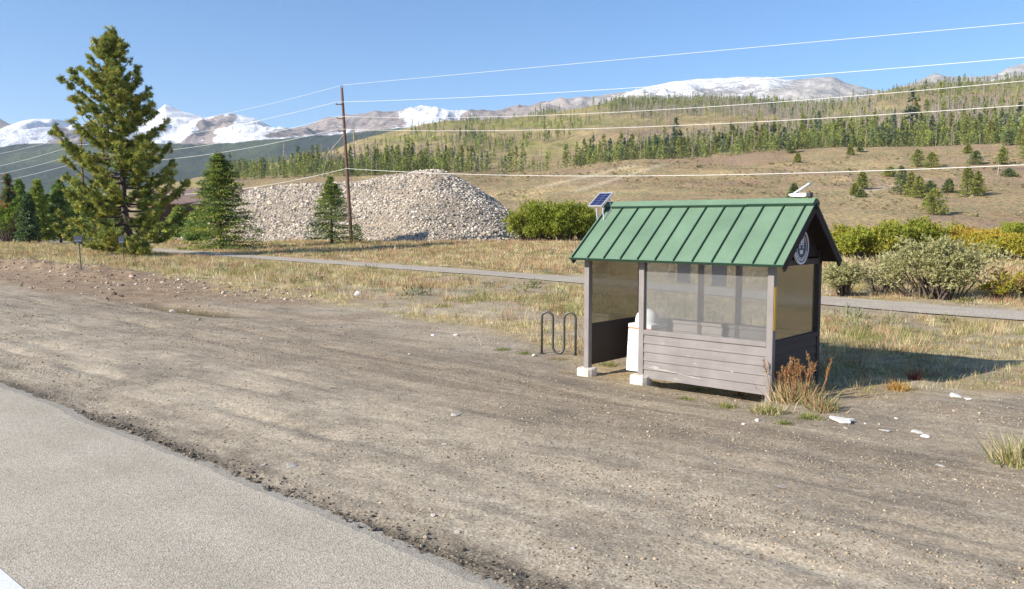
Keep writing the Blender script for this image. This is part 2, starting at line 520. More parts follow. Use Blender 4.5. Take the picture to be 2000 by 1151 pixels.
# road sheet with a ragged, crumbling edge
tt = np.concatenate([np.linspace(-160, -26, 60)[:-1], np.linspace(-26, 4, 700), np.linspace(4, 120, 40)[1:]])
rag = (fbm(tt / 1.6, tt * 0, 51, 3) - 0.5) * 0.16 + (fbm(tt / 0.16, tt * 0, 52, 3) - 0.5) * 0.05
off = [0.04, -0.14, -0.5, -2.0, -4.5, -7.6]
rows = []
for k, o in enumerate(off):
    s_ = o + (rag if k < 2 else 0)
    p = xy(s_ + 0 * tt, tt)
    rows.append(np.stack([p[0], p[1], np.full_like(tt, 0.028 if k else 0.0)], -1))
p = xy(0.02 + rag, tt); rows.insert(0, np.stack([p[0], p[1], np.full_like(tt, -0.06)], -1))
V = np.concatenate(rows); n = len(tt); k = len(rows)
I = np.arange(n * k).reshape(k, n)
quads = np.stack([I[:-1, :-1], I[:-1, 1:], I[1:, 1:], I[1:, :-1]], -1).reshape(-1, 4)
tag(link('road', mesh_np('road', V, [quads], [M_ROAD])), kind='structure')
M_LINE = paint('road_paint', (0.72, 0.72, 0.70), 0.7, 0.06, 12)
t2 = np.linspace(-120, 60, 120)
a, b_ = xy(-2.38 + 0 * t2, t2), xy(-2.50 + 0 * t2, t2)
V = np.concatenate([np.stack([a[0], a[1], 0 * t2 + .032], -1), np.stack([b_[0], b_[1], 0 * t2 + .032], -1)])
I = np.arange(240).reshape(2, 120)
quads = np.stack([I[:-1, :-1], I[:-1, 1:], I[1:, 1:], I[1:, :-1]], -1).reshape(-1, 4)
tag(link('road_line', mesh_np('road_line', V, [quads], [M_LINE])), kind='structure')

# bike path
t3 = np.concatenate([np.linspace(-140, -70, 40)[:-1], np.linspace(-70, 40, 300)])
wob = (fbm(t3 / 3, t3 * 0, 61, 3) - .5) * 0.3
rows = []
for o in (1.3, 0.5, -0.5, -1.3):
    p = xy(path_s(t3) + o + (wob if abs(o) > 1 else 0) * np.sign(o), t3)
    zz = gz(p[0], p[1])
    rows.append(np.stack([p[0], p[1], np.convolve(np.pad(zz, 4, 'edge'), np.ones(9) / 9, 'valid') + 0.03], -1))
V = np.concatenate(rows); n = len(t3)
I = np.arange(n * 4).reshape(4, n)
quads = np.stack([I[:-1, :-1], I[:-1, 1:], I[1:, 1:], I[1:, :-1]], -1).reshape(-1, 4)[:, ::-1]
tag(link('path', mesh_np('path', V, [quads[:, ::-1]], [M_PATH])), kind='structure')

# ------------------------------------------------------------------ hillside (real distances 150 - 2300 m)
HU = np.array([-2500, -500, 0, 300, 400, 450, 520, 600, 650, 700, 760, 830, 880, 930, 1000, 1050, 1100, 1165, 1200, 1260, 1330, 1395, 1500, 1560, 1640, 1695, 1740, 1790, 1850, 1920, 2000, 2400, 4500.])
H3 = np.interp(HU, [-500, 0, 300, 450, 600, 700, 900, 1000, 1100, 1200, 1250, 1350, 1500, 1600, 1800, 2000, 2400],
               [430, 424, 385, 354, 345, 346, 338, 343, 331, 319, 313, 313, 299, 291, 289, 279, 262])
SKY = np.interp(HU, [-500, 0, 300, 400, 450, 520, 600, 650, 700, 760, 830, 880, 930, 1000, 1050, 1100, 1165, 1200, 1260, 1330, 1395, 1500, 1560, 1640, 1695, 1740, 1790, 1850, 1920, 2000, 2400],
                [429, 405, 365, 345, 333, 322, 308, 295, 274, 260, 244, 236, 236, 230, 226, 217, 205, 200, 199, 199, 196, 203, 208, 201, 188, 172, 165, 163, 160, 153, 140])
HY = np.array([150, 200, 330, 450, 475, 650, 1000, 1400, 1750, 2300.])


def hill_v_rows():
    v1 = np.full_like(HU, 452.0)
    v2 = H3 + 0.40 * (452 - H3)
    return v1, v2


def v2z(v, Y): return H + Y * np.tan(np.arctan((575.5 - v) / F) - PITCH)


_v1, _v2 = hill_v_rows()
HZ = np.stack([np.full_like(HU, 0.0), v2z(_v1, 200), v2z(_v2, 330), v2z(H3, 450), v2z(H3, 450) + 1.0,
               v2z(H3 - 0.30 * (H3 - SKY), 650), v2z(H3 - 0.70 * (H3 - SKY), 1000), v2z(SKY, 1400), v2z(SKY + 25, 1750), np.full_like(HU, -5.0)])


def hill_z(x, y):
    x = np.asarray(x, float); y = np.asarray(y, float)
    u = 1000 + F * x / (y * CP)
    zk = np.stack([np.interp(u, HU, HZ[k]) for k in range(len(HY))], 0)
    z = np.zeros_like(u)
    for k in range(len(HY) - 1):
        m = (y >= HY[k]) & (y <= HY[k + 1])
        f = np.clip((y - HY[k]) / (HY[k + 1] - HY[k]), 0, 1)
        if k in (1, 2): pass
        z = np.where(m, zk[k] * (1 - f) + zk[k + 1] * f, z)
    amp = np.interp(y, [150, 220, 330, 450, 650, 1000, 1400, 2300], [0, 0.8, 3.6, 2.4, 6, 10, 5, 0])
    amp = amp * np.interp(u, [-300, 300, 700], [0, .4, 1])
    n = fbm(x / 60, y / 60, 91, 4, True) - 0.55 + 0.6 * (fbm(x / 16, y / 30, 95, 4) - 0.5)
    return z + amp * n


uu = np.concatenate([np.linspace(-2200, -150, 40)[:-1], np.linspace(-150, 2150, 720), np.linspace(2150, 4200, 50)[1:]])
yy = np.concatenate([np.linspace(150, 480, 130), np.geomspace(488, 1400, 110), np.linspace(1430, 2300, 16)])
ym, um = np.meshgrid(yy, uu, indexing='ij')
hx = (um - 1000) / F * ym * CP
hz = hill_z(hx, ym)
nr, na = hx.shape
I = np.arange(nr * na).reshape(nr, na)
quads = np.stack([I[:-1, :-1], I[:-1, 1:], I[1:, 1:], I[1:, :-1]], -1).reshape(-1, 4)


def hill_material():
    m, nt, b = newmat('hill_sage')
    z = N(nt, 'ShaderNodeAttribute', attribute_name='zone')
    sep = nt.nodes.new('ShaderNodeSeparateColor'); nt.links.new(z.outputs['Color'], sep.inputs[0])
    w = worldco(nt)
    big = noise(nt, w, 0.018, 6, 0.6)
    mid = noise(nt, w, 0.11, 6, 0.65)
    fine = noise(nt, w, 0.9, 4, 0.7)
    c = ramp(nt, big, [(0.32, lin(142, 117, 88)), (0.5, lin(166, 142, 108)), (0.66, lin(180, 158, 116))])
    c = mixc(nt, ramp(nt, mid, [(0.45, (0, 0, 0)), (0.65, (0.8, 0.8, 0.8))]), c, lin(134, 128, 96))
    v = N(nt, 'ShaderNodeTexVoronoi', Scale=0.55); nt.links.new(w, v.inputs['Vector'])
    sage = ramp(nt, v.outputs['Distance'], [(0.22, (1, 1, 1)), (0.42, (0, 0, 0))])
    c = mixc(nt, math_(nt, 'MULTIPLY', sage, 0.75), c, lin(108, 110, 82))
    gr = math_(nt, 'MULTIPLY', sep.outputs[0], ramp(nt, noise(nt, w, 0.05, 5), [(0.35, (0, 0, 0)), (0.6, (1, 1, 1))]))
    c = mixc(nt, gr, c, lin(126, 130, 66))
    c = mixc(nt, math_(nt, 'MULTIPLY', sep.outputs[1], ramp(nt, mid, [(0.35, (0.3, 0.3, 0.3)), (0.6, (1, 1, 1))])), c, lin(150, 124, 112))
    c = mixc(nt, 0.6, c, ramp(nt, fine, [(0.3, (0.62, 0.62, 0.6)), (0.7, (1.3, 1.3, 1.3))]), 'MULTIPLY')
    c = mixc(nt, sep.outputs[2], c, lin(196, 180, 150))
    nt.links.new(c, b.inputs['Base Color'])
    b.inputs['Roughness'].default_value = 0.95; b.inputs['Specular IOR Level'].default_value = 0.1
    bump(nt, b, math_(nt, 'ADD', fine, math_(nt, 'MULTIPLY', v.outputs['Distance'], -0.7)), 0.8, 0.6)
    return m


hv_u = um
hv_v = 575.5 - F * np.tan(np.arctan2(hz - H, ym) + PITCH)


def blob(u, v, cu, cv, ru, rv): return np.exp(-((u - cu) / ru) ** 2 - ((v - cv) / rv) ** 2)


far = sstep(480, 600, ym)
green = far * (blob(hv_u, hv_v, 930, 242, 70, 7) + blob(hv_u, hv_v, 1060, 240, 90, 8) + blob(hv_u, hv_v, 810, 268, 60, 8) + blob(hv_u, hv_v, 1320, 205, 200, 16) + blob(hv_u, hv_v, 1180, 240, 80, 6) + blob(hv_u, hv_v, 1560, 215, 120, 14)
               + blob(hv_u, hv_v, 540, 330, 90, 14) + 0.6 * blob(hv_u, hv_v, 1030, 285, 120, 10) + blob(hv_u, hv_v, 1900, 170, 200, 14))
mauve = far * (blob(hv_u, hv_v, 1300, 262, 160, 16) * 0.8 + blob(hv_u, hv_v, 1900, 192, 160, 14)) + 0.7 * (1 - far) * sstep(.5, .68, fbm(hx / 40, ym / 26, 33, 3))
track = 0 * hx
for (u0, v0, u1, v1) in ((1400, 428, 1560, 398), (1690, 372, 1800, 350), (1655, 385, 1745, 362), (1060, 365, 1230, 325), (1130, 372, 1290, 322)):
    tpar = np.clip(((hv_u - u0) * (u1 - u0) + (hv_v - v0) * (v1 - v0) * 9) / ((u1 - u0) ** 2 + 9 * (v1 - v0) ** 2), 0, 1)
    track = np.maximum(track, np.exp(-((hv_v - (v0 + (v1 - v0) * tpar)) / 2.0) ** 2 - (np.maximum(0, np.abs(hv_u - (u0 + (u1 - u0) * tpar)) - 2) / 12) ** 2) * 0.55)
green = green + .30 * far
zone = np.clip(np.stack([green, mauve * .8, track * (1 - far)], -1), 0, 1).reshape(-1, 3)
me = mesh_np('hillside', np.stack([hx, ym, hz], -1).reshape(-1, 3), [quads], [hill_material()], smooth=True, attrs={'zone': zone})
tag(link('hillside', me), kind='structure')


# ------------------------------------------------------------------ far mountains
def mountain_material():
    m, nt, b = newmat('mountain_rock')
    a = N(nt, 'ShaderNodeAttribute', attribute_name='zone')
    sep = nt.nodes.new('ShaderNodeSeparateColor'); nt.links.new(a.outputs['Color'], sep.inputs[0])
    w = worldco(nt)
    n1 = noise(nt, worldco(nt, (1, 1, 0.5)), 0.006, 8, 0.7)
    n2 = noise(nt, w, 0.03, 6, 0.7)
    rock = ramp(nt, n1, [(0.3, lin(112, 100, 98)), (0.5, lin(158, 142, 134)), (0.7, lin(186, 170, 158))])
    grey = ramp(nt, n1, [(0.3, lin(150, 146, 142)), (0.7, lin(200, 194, 186))])
    c = mixc(nt, a.outputs['Alpha'], rock, grey) if False else mixc(nt, sep.outputs[2], rock, grey)
    sn = math_(nt, 'ADD', sep.outputs[0], math_(nt, 'ADD', math_(nt, 'MULTIPLY', math_(nt, 'SUBTRACT', n1, 0.5), 0.75), math_(nt, 'MULTIPLY', math_(nt, 'SUBTRACT', n2, 0.5), 0.6)))
    c = mixc(nt, ramp(nt, sn, [(0.45, (0, 0, 0)), (0.58, (1, 1, 1))]), c, (0.86, 0.87, 0.9))
    fo = math_(nt, 'ADD', sep.outputs[1], math_(nt, 'MULTIPLY', math_(nt, 'SUBTRACT', n1, 0.5), 0.9))
    forest = ramp(nt, n2, [(0.3, (0.022, 0.035, 0.028)), (0.7, (0.055, 0.075, 0.05))])
    forest = mixc(nt, ramp(nt, noise(nt, worldco(nt, (1, .35, 2)), 0.0022, 4), [(0.45, (0, 0, 0)), (0.62, (1, 1, 1))]), forest, (0.075, 0.10, 0.05))
    c = mixc(nt, ramp(nt, fo, [(0.45, (0, 0, 0)), (0.55, (1, 1, 1))]), c, forest)
    nt.links.new(c, b.inputs['Base Color'])
    b.inputs['Roughness'].default_value = 0.9; b.inputs['Specular IOR Level'].default_value = 0.1
    bump(nt, b, math_(nt, 'ADD', n1, math_(nt, 'MULTIPLY', n2, 0.4)), 0.9, 45)
    return m


M_MTN = mountain_material()


def mountain(name, U, rowsY, rowsV, snow, forest, grey, ulo, uhi, ncol, amp, seed):
    """U knots; rowsV[k] is the profile of row k at distance rowsY[k]"""
    u = np.linspace(ulo, uhi, ncol)
    Y = np.concatenate([np.linspace(rowsY[k], rowsY[k + 1], 34)[:-1] for k in range(len(rowsY) - 1)] + [[rowsY[-1]]])
    ym, um = np.meshgrid(Y, u, indexing='ij')
    zk = [v2z(np.interp(u, U, v), y) if not np.isscalar(v) else np.full_like(u, v) for v, y in zip(rowsV, rowsY)]
    z = np.zeros_like(ym)
    for k in range(len(rowsY) - 1):
        m = (ym >= rowsY[k]) & (ym <= rowsY[k + 1])
        f = np.clip((ym - rowsY[k]) / (rowsY[k + 1] - rowsY[k]), 0, 1)
        z = np.where(m, zk[k][None] * (1 - f) + zk[k + 1][None] * f, z)
    x = (um - 1000) / F * ym * CP
    crest = rowsY[-2]
    wgt = np.interp(ym, [rowsY[0], rowsY[1], (rowsY[1] + crest) / 2, crest, rowsY[-1]], [0, 0.5, 1.0, 0.16, 0.8])
    n = fbm(x / (crest * .075), ym / (crest * .14), seed, 6, True) - 0.62
    z = z + amp * wgt * n
    v = 575.5 - F * np.tan(np.arctan2(z - H, ym) + PITCH)
    sky_v = np.interp(um, U, rowsV[-2])
    tree_v = np.interp(um, U, rowsV[1])
    h = np.clip((tree_v - v) / np.maximum(tree_v - sky_v, 6), 0, 1)      # 0 at tree line, 1 at crest
    sn = snow(um, v, h); fo = sstep(3, -3, tree_v - v) if False else np.clip(0.5 + (v - tree_v) / 14, 0, 1)
    fo = fo * forest; gr = np.clip(grey(um), 0, 1) + 0 * v
    nr, na = x.shape
    I = np.arange(nr * na).reshape(nr, na)
    quads = np.stack([I[:-1, :-1], I[:-1, 1:], I[1:, 1:], I[1:, :-1]], -1).reshape(-1, 4)
    me = mesh_np(name, np.stack([x, ym, z], -1).reshape(-1, 3), [quads], [M_MTN], smooth=True, attrs={'zone': np.clip(np.stack([sn, fo, gr], -1), 0, 1).reshape(-1, 3)})
    return tag(link(name, me), kind='structure')


SU = np.array([-900, -300, 0, 20, 50, 80, 109, 128, 142, 160, 200, 260, 287, 310, 322, 330, 345, 363, 385, 406, 430, 455, 482, 500, 532, 562, 598, 644, 674, 717, 737, 780, 812, 852, 895, 928, 994, 1040, 1065, 1100, 1250])
SV = np.array([245, 250, 257, 248, 239, 234, 231, 236, 242, 248, 252, 246, 236, 220, 213, 206, 210, 216, 222, 228, 223, 220, 226, 230, 246, 255, 246, 229, 227, 229, 222, 217, 212, 214, 224, 224, 216, 212, 203, 205, 230.])
TL = np.interp(SU, [-900, 0, 60, 150, 300, 400, 480, 560, 650, 700, 780, 860, 1250], [290, 287, 281, 280, 279, 283, 277, 270, 263, 259, 250, 248, 250])


def snow_left(u, v, h):
    u = u + 110 * (fbm(u / 34 + v / 60, v / 16, 251, 4) - .5) + (v - 245) * .5
    b = np.interp(u, [-900, 90, 112, 150, 190, 280, 370, 392, 448, 462, 500, 530, 570, 640, 665, 690, 740, 775, 800, 870, 895, 930, 1100],
                  [1.0, 1.0, .75, .10, .2, 1.0, 1.0, .22, .18, .85, .9, .5, .26, .25, .55, .2, .2, .5, .85, .9, .5, .25, .3])
    hi = np.interp(u, [-900, 90, 150, 280, 380, 420, 470, 540, 650, 760, 850, 900, 1100], [1, 1, 1.0, 1, 1, .2, 1, .6, .05, .2, 1, .5, .2])
    return b + (hi - b) * sstep(0.45, 0.95, h) * 0.8 + 0.30 * (1 - sstep(0.05, 0.3, h)) * ((u > 520) & (u < 720))


mountain('snowy_mountains', SU, [2600, 4600, 5600, 7000, 9000], [np.full_like(SU, 431.), TL, TL + (SV - TL) * 0.45, SV, 100.0], snow_left, 1.0,
         lambda u: 0.0 * u + 0.15, -700, 1180, 620, 310, 201)
RU = np.array([900, 1040, 1065, 1131, 1180, 1213, 1263, 1296, 1330, 1362, 1428, 1494, 1524, 1559, 1587, 1618, 1639, 1674, 1695, 1720, 1760, 1800, 1814, 1835, 1880, 1915, 1934, 1955, 1986, 2000, 2060, 2200, 2600])
RV = np.array([232, 214, 203, 190, 184, 179, 170, 163, 158, 154, 151, 151, 155, 156, 153, 151, 161, 170, 178, 180, 168, 150, 142, 149, 152, 147, 145, 132, 123, 122, 128, 150, 160.])
RT = RV * 0 + 235.0


def snow_right(u, v, h):
    u = u + 60 * (fbm(u / 40, v / 20, 255, 4) - .5)
    b = np.interp(u, [1000, 1150, 1210, 1260, 1320, 1500, 1540, 1700, 2100], [.2, .28, .34, .42, .48, .44, .30, .26, .28])
    return b + 0.14 * sstep(.55, 1.0, h)


mountain('rocky_mountains', RU, [2700, 3600, 4300, 5200, 7000], [np.full_like(RU, 425.), RT, RT + (RV - RT) * 0.5, RV, 100.0], snow_right, 0.6,
         lambda u: np.interp(u, [1050, 1250, 1500], [0.3, 1, 1]), 1010, 2500, 480, 220, 221)
PU = np.array([-700, -300, -120, -60, -20, 0, 12, 33, 60, 90])
mountain('mountain', PU, [7050, 7200, 7400, 7650, 9000], [np.full_like(PU, 300.), np.full_like(PU, 285.), np.array([270, 262, 250, 243, 244, 248, 252, 256, 265, 280.]), np.array([262, 250, 233, 222, 221, 226, 232, 244, 258, 275.]), 200.0],
         lambda u, v, h: 0 * u + 0.2, 0.2, lambda u: 0 * u, -700, 90, 120, 160, 231)


# ------------------------------------------------------------------ bus shelter
SH_O = np.array([3.8021, 12.2182, 0.0]); SH_YAW = -0.7272
L, D, XR, XL, ZE, ZA, ZW, X2 = 3.328, 1.677, 0.281, -3.518, 1.9945, 2.927, 0.833, -2.218
EV = 0.29                                          # eave overhang


def shw(x, y, z=0.0):
    c, s = math.cos(SH_YAW), math.sin(SH_YAW)
    return np.array([SH_O[0] + c * x - s * y, SH_O[1] + s * x + c * y, z])


M_TAUPE = paint('taupe_paint', lin(128, 121, 118), 0.75, 0.18, 3, grain=(2, 30, 30), bstr=0.25, wear=lin(190, 180, 172))
M_TAUPE_POST = paint('taupe_post_paint', lin(130, 123, 119), 0.65, 0.12, 5, grain=(30, 30, 2), bstr=0.2)
M_TAUPE_SHADE = paint('taupe_paint_shaded', lin(62, 52, 47), 0.7, 0.12, 4)  # taupe darkened: shade on side and rear parts is put into the colour
M_ROOF = paint('green_metal', lin(104, 129, 105), 0.5, 0.16, 1.6, bstr=0.03)
M_SEAM = paint('green_metal_dark', lin(44, 72, 57), 0.5, 0.08, 5, bstr=0.03)  # darker seam green, with the ribs' shadow side painted in
M_DECK = paint('dark_stained_wood', lin(44, 34, 30), 0.85, 0.25, 5, grain=(2, 30, 30))
M_CONC = paint('concrete', lin(205, 196, 182), 0.9, 0.12, 10, bstr=0.5)
M_WHITE = paint('white_plastic', (0.80, 0.80, 0.79), 0.45, 0.04, 4, bstr=0.02)
M_BLACK = paint('black_plastic', (0.02, 0.02, 0.022), 0.5, 0.2, 6)
M_ALU = paint('aluminium', (0.70, 0.70, 0.70), 0.4, 0.06, 8, metal=0.6)


def glass_material(name, dust, tint, dcol):
    m, nt, b = newmat(name)
    nt.nodes.remove(b)
    tr = N(nt, 'ShaderNodeBsdfTransparent', Color=(*tint, 1))
    gl = N(nt, 'ShaderNodeBsdfGlossy', Roughness=0.06)
    df = N(nt, 'ShaderNodeBsdfDiffuse', Color=(*dcol, 1)); tl = N(nt, 'ShaderNodeBsdfTranslucent', Color=(*dcol, 1))
    ds = nt.nodes.new('ShaderNodeMixShader'); ds.inputs[0].default_value = 0.35
    nt.links.new(df.outputs[0], ds.inputs[1]); nt.links.new(tl.outputs[0], ds.inputs[2])
    lw = N(nt, 'ShaderNodeFresnel', IOR=1.45)
    a = nt.nodes.new('ShaderNodeMixShader')
    nt.links.new(math_(nt, 'MULTIPLY', lw.outputs[0], 0.8), a.inputs[0]); nt.links.new(tr.outputs[0], a.inputs[1]); nt.links.new(gl.outputs[0], a.inputs[2])
    co = objco(nt, (1, 1, 0.5))
    f = math_(nt, 'MULTIPLY', math_(nt, 'ADD', math_(nt, 'MULTIPLY', noise(nt, co, 3.0, 6, 0.65), 0.9), 0.55), dust)
    c = nt.nodes.new('ShaderNodeMixShader')
    nt.links.new(f, c.inputs[0]); nt.links.new(a.outputs[0], c.inputs[1]); nt.links.new(ds.outputs[0], c.inputs[2])
    nt.links.new(c.outputs[0], nt.nodes['Material Output'].inputs['Surface'])
    return m


M_GLASS = glass_material('dusty_glass', 0.18, (0.90, 0.91, 0.91), lin(182, 180, 180))
M_GLASS_SIDE = glass_material('dusty_side_glass', 0.07, (0.84, 0.82, 0.76), lin(190, 180, 156))

sh = thing('bus_shelter', 'open fronted bus shelter with green metal gable roof and taupe plank half walls', 'bus shelter', tuple(SH_O), SH_YAW)
PW = 0.05
SLOPE = (ZA - ZE) / (D / 2 + EV)


def roof_z(y): return ZE + (EV + (y if y <= D / 2 else D - y)) * SLOPE


def add_post(x, y, z0, mat=M_TAUPE_POST):
    b = MB().box(x - PW, x + PW, y - PW, y + PW, z0, roof_z(min(max(y, 0), D)) - 0.07)
    return b.build('post', mat, sh, bevel=0.006)


for (x, y, z0) in ((-L, 0, 0.07), (X2, 0, 0.07), (0, 0, -0.1), (0, D, -0.1), (-L, D, -0.1)): add_post(x, y, z0, M_TAUPE_SHADE if y else M_TAUPE_POST)
for x in (-2.085, -1.36):
    MB().box(x - 0.04, x + 0.04, D - 0.045, D + 0.045, -0.05, roof_z(D) - 0.07).build('post', M_TAUPE_SHADE, sh, bevel=0.005)
# footings
for (x, y, rx, ry, hh, sd) in ((-L, -0.02, .155, .14, .085, 1), (X2, -0.03, .165, .15, .095, 2)):
    rr = np.random.default_rng(sd); bm = MB()
    k = 14; th = np.linspace(0, 2 * math.pi, k, endpoint=False)
    prof = [(1.02, -1.2), (1.05, 0.0), (1.03, 0.75), (0.93, 0.97), (0.5, 1.02), (0.01, 1.02)]
    Vv, Ff = [], []
    jit = 1 + rr.normal(0, .035, k)
    for r_, z_ in prof:
        for j in range(k):
            sq = 1 / max(abs(math.cos(th[j])), abs(math.sin(th[j]))) ** 0.55
            Vv.append((x + rx * r_ * math.cos(th[j]) * sq * jit[j], y + ry * r_ * math.sin(th[j]) * sq * jit[j], z_ * hh + (rr.normal(0, .004) if r_ < 1 else 0)))
    for i in range(len(prof) - 1):
        for j in range(k):
            j2 = (j + 1) % k; Ff.append((i * k + j, i * k + j2, (i + 1) * k + j2, (i + 1) * k + j))
    bm.add(Vv, Ff).build('footing', M_CONC, sh, smooth=False)


def plank_wall(p0, p1, z0, z1, n, outn, name, mat, label=None):
    """lapped horizontal planks from p0 to p1 in plan; outn = outward unit normal"""
    p0, p1, outn = (np.array(v + (0,), float) for v in (p0, p1, outn))
    ax = (p1 - p0) / 2; c = (p0 + p1) / 2
    b = MB(); hh = (z1 - z0) / n
    rr = np.random.default_rng(len(name) * 7 + n)
    for i in range(n):
        zc = z0 + (i + 0.5) * hh
        tilt = outn * (0.008)
        jit = rr.normal(0, 0.0018)
        # a plank leaning out at its lower edge, like lap siding, with a 6 mm shadow gap above it
        cc = c + np.array([0, 0, zc]) + outn * jit
        az = np.array([0, 0, hh / 2 - 0.004]) - tilt
        b.obox(cc, ax, outn * 0.011, az)
    b.obox(c - outn * 0.020 + np.array([0, 0, (z0 + z1) / 2]), ax * 0.999, outn * 0.004, np.array([0, 0, (z1 - z0) / 2 - .003]))
    return b.build(name, mat, sh)


fw = plank_wall((X2 + PW, -0.022), (-PW, -0.022), 0.048, 0.765, 5, (0, -1), 'plank_wall', M_TAUPE)
MB().box(X2 + PW, -PW, -0.050, 0.03, 0.768, ZW + 0.012).build('sill', M_TAUPE, fw, bevel=0.006)
# long pale scuff along a lower plank, and a small knock higher up
M_SCUFF = paint('scuffed_bare_wood', lin(176, 169, 162), 0.9, 0.2, 6)
for (xa, za, xb, zb, wdt) in ((-2.12, .245, -1.55, .205, .018), (-1.60, .205, -1.02, .150, .013), (-1.25, .40, -1.18, .38, .012), (-.62, .345, -.55, .33, .010), (-2.0, .262, -1.86, .25, .02)):
    k = 9; sc_ = MB()
    for i in range(k):
        t0, t1 = i / k, (i + 1) / k
        w0, w1 = wdt * math.sin(math.pi * min(max(t0, .03), .97)) ** .6, wdt * math.sin(math.pi * min(max(t1, .03), .97)) ** .6
        xA, xB = xa + (xb - xa) * t0, xa + (xb - xa) * t1
        zA, zB = za + (zb - za) * t0 + random.uniform(-.003, .003), za + (zb - za) * t1 + random.uniform(-.003, .003)
        yy_ = -0.0425
        sc_.add([(xA, yy_, zA - w0 / 2), (xB, yy_, zB - w1 / 2), (xB, yy_, zB + w1 / 2), (xA, yy_, zA + w0 / 2)], [(0, 1, 2, 3)])
    sc_.build('scuff_mark', M_SCUFF, fw)
sw = plank_wall((0.022, PW), (0.022, D - PW), 0.085, 0.765, 5, (1, 0), 'plank_wall', M_TAUPE_SHADE)
MB().box(-0.03, 0.050, PW, D - PW, 0.768, ZW + 0.012).build('sill', M_TAUPE_SHADE, sw, bevel=0.006)
rw = plank_wall((-L + PW, D - 0.02), (-PW, D - 0.02), 0.085, 0.765, 5, (0, -1), 'plank_wall', M_TAUPE)
MB().box(-L + PW, -PW, D - 0.045, D + 0.03, 0.768, ZW + 0.01).build('sill', M_TAUPE, rw, bevel=0.006)
lw_ = MB().box(-L - 0.012, -L + 0.012, PW, D - PW, 0.12, 0.80).build('wall_panel', M_TAUPE_SHADE, sh, bevel=0.003)
MB().box(-L - 0.025, -L + 0.025, PW, D - PW, 0.803, ZW + .01).build('sill', M_TAUPE_SHADE, lw_, bevel=0.005)


def pane(x0, x1, y0, y1, z0, z1, mat): return MB().box(x0, x1, y0, y1, z0, z1).build('glass_pane', mat, sh)


pane(X2 + PW, -PW, -0.004, 0.002, ZW + .012, 2.0, M_GLASS)
pane(-L - .003, -L + .003, PW, D - PW, ZW + .01, 1.95, M_GLASS_SIDE)
pane(-.003, .003, PW, D - PW, ZW + .012, 1.93, M_GLASS_SIDE)
for (xa, xb) in ((-L + PW, -2.125), (-2.045, -1.40), (-1.32, -PW)): pane(xa, xb, D - .003, D + .003, ZW + .01, 1.93, M_GLASS)
# beams under the roof
MB().box(-L - PW, PW, -0.047, 0.047, 2.003, 2.14).build('beam', M_DECK, sh)
MB().box(-L - PW, PW, D - 0.047, D + 0.047, 1.94, 2.14).build('beam', M_DECK, sh)
for x in (-L, 0):
    MB().box(x - .045, x + .045, PW, D - PW, 1.94, 2.03).build('beam', M_TAUPE_SHADE, sh)
    gb = MB().prism([(x - .02, -.03, 2.06), (x - .02, D + .03, 2.06), (x - .02, D / 2 + .07, ZA - .13), (x - .02, D / 2 - .07, ZA - .13)], (.04, 0, 0))
    gb.build('gable_board', M_DECK, sh)
# roof
n_sl = np.array([0, -SLOPE, 1.0]); n_sl /= np.linalg.norm(n_sl)
sl_len = math.hypot(D / 2 + EV, ZA - ZE)
for side in (0, 1):
    def rp(x, d, hgt):                               # d = distance down the slope from the ridge
        y = D / 2 - d * (D / 2 + EV) / sl_len; z = ZA - d * (ZA - ZE) / sl_len
        y += n_sl[1] * hgt; z += n_sl[2] * hgt
        return np.array([x, D - y if side else y, z])
    def slab(x0, x1, d0, d1, h0, h1):
        b = MB(); P = [rp(x0, d0, h0), rp(x1, d0, h0), rp(x1, d1, h0), rp(x0, d1, h0), rp(x0, d0, h1), rp(x1, d0, h1), rp(x1, d1, h1), rp(x0, d1, h1)]
        return P, [(0, 1, 2, 3), (7, 6, 5, 4), (4, 5, 1, 0), (5, 6, 2, 1), (6, 7, 3, 2), (7, 4, 0, 3)]
    b = MB().add(*slab(XL, XR, .004, sl_len, -.012, 0.0))
    roofp = b.build('roof_panel', M_ROOF, sh)
    b = MB(); xs = [XL + .06 + k * 0.3285 for k in range(12)]
    for x in xs: b.add(*slab(x - .006, x + .006, .115, sl_len - .003, 0.0015, .030))
    b.build('roof_seam', M_SEAM, roofp)
    b = MB().add(*slab(XL, XR, sl_len + .002, sl_len + .012, -.036, .008)); b.build('eave_trim', M_SEAM, roofp)
    b = MB().add(*slab(XL, -.78, .0, .135, .0375, .050)).add(*slab(-.783, XR + .003, .0, .128, .039, .054)); b.build('ridge_cap', M_ROOF, roofp)
    b = MB().add(*slab(XL, -.785, .136, .145, .002, .046)).add(*slab(-.785, XR, .129, .139, .002, .050)); b.build('ridge_cap_edge', M_SEAM, roofp)
    b = MB().add(*slab(XL + .04, XR - .035, .01, sl_len - .02, -.040, -.0145)); b.build('roof_deck', M_DECK, sh)
    for (xa, xb) in ((XL + .002, XL + .036), (XR - .033, XR - .002)):
        b = MB().add(*slab(xa, xb, .012, sl_len - .006, -.135, -.0135)); b.build('rake_board', M_DECK, sh)

# round sign on the gable
M_NAVY = paint('navy_enamel', lin(44, 54, 78), 0.5, 0.08, 6, bstr=.02)
M_SIGNW = paint('sign_white', (0.72, 0.72, 0.75), 0.5, 0.05, 6, bstr=.02)
M_SIGNR = paint('sign_red', lin(150, 76, 62), 0.5, 0.05, 6, bstr=.02)
rs = thing('round_sign', 'round navy sign with white ring and emblem on the shelter gable end', 'sign', tuple(shw(0.055, D / 2, 2.22)), SH_YAW)
R_ = 0.265


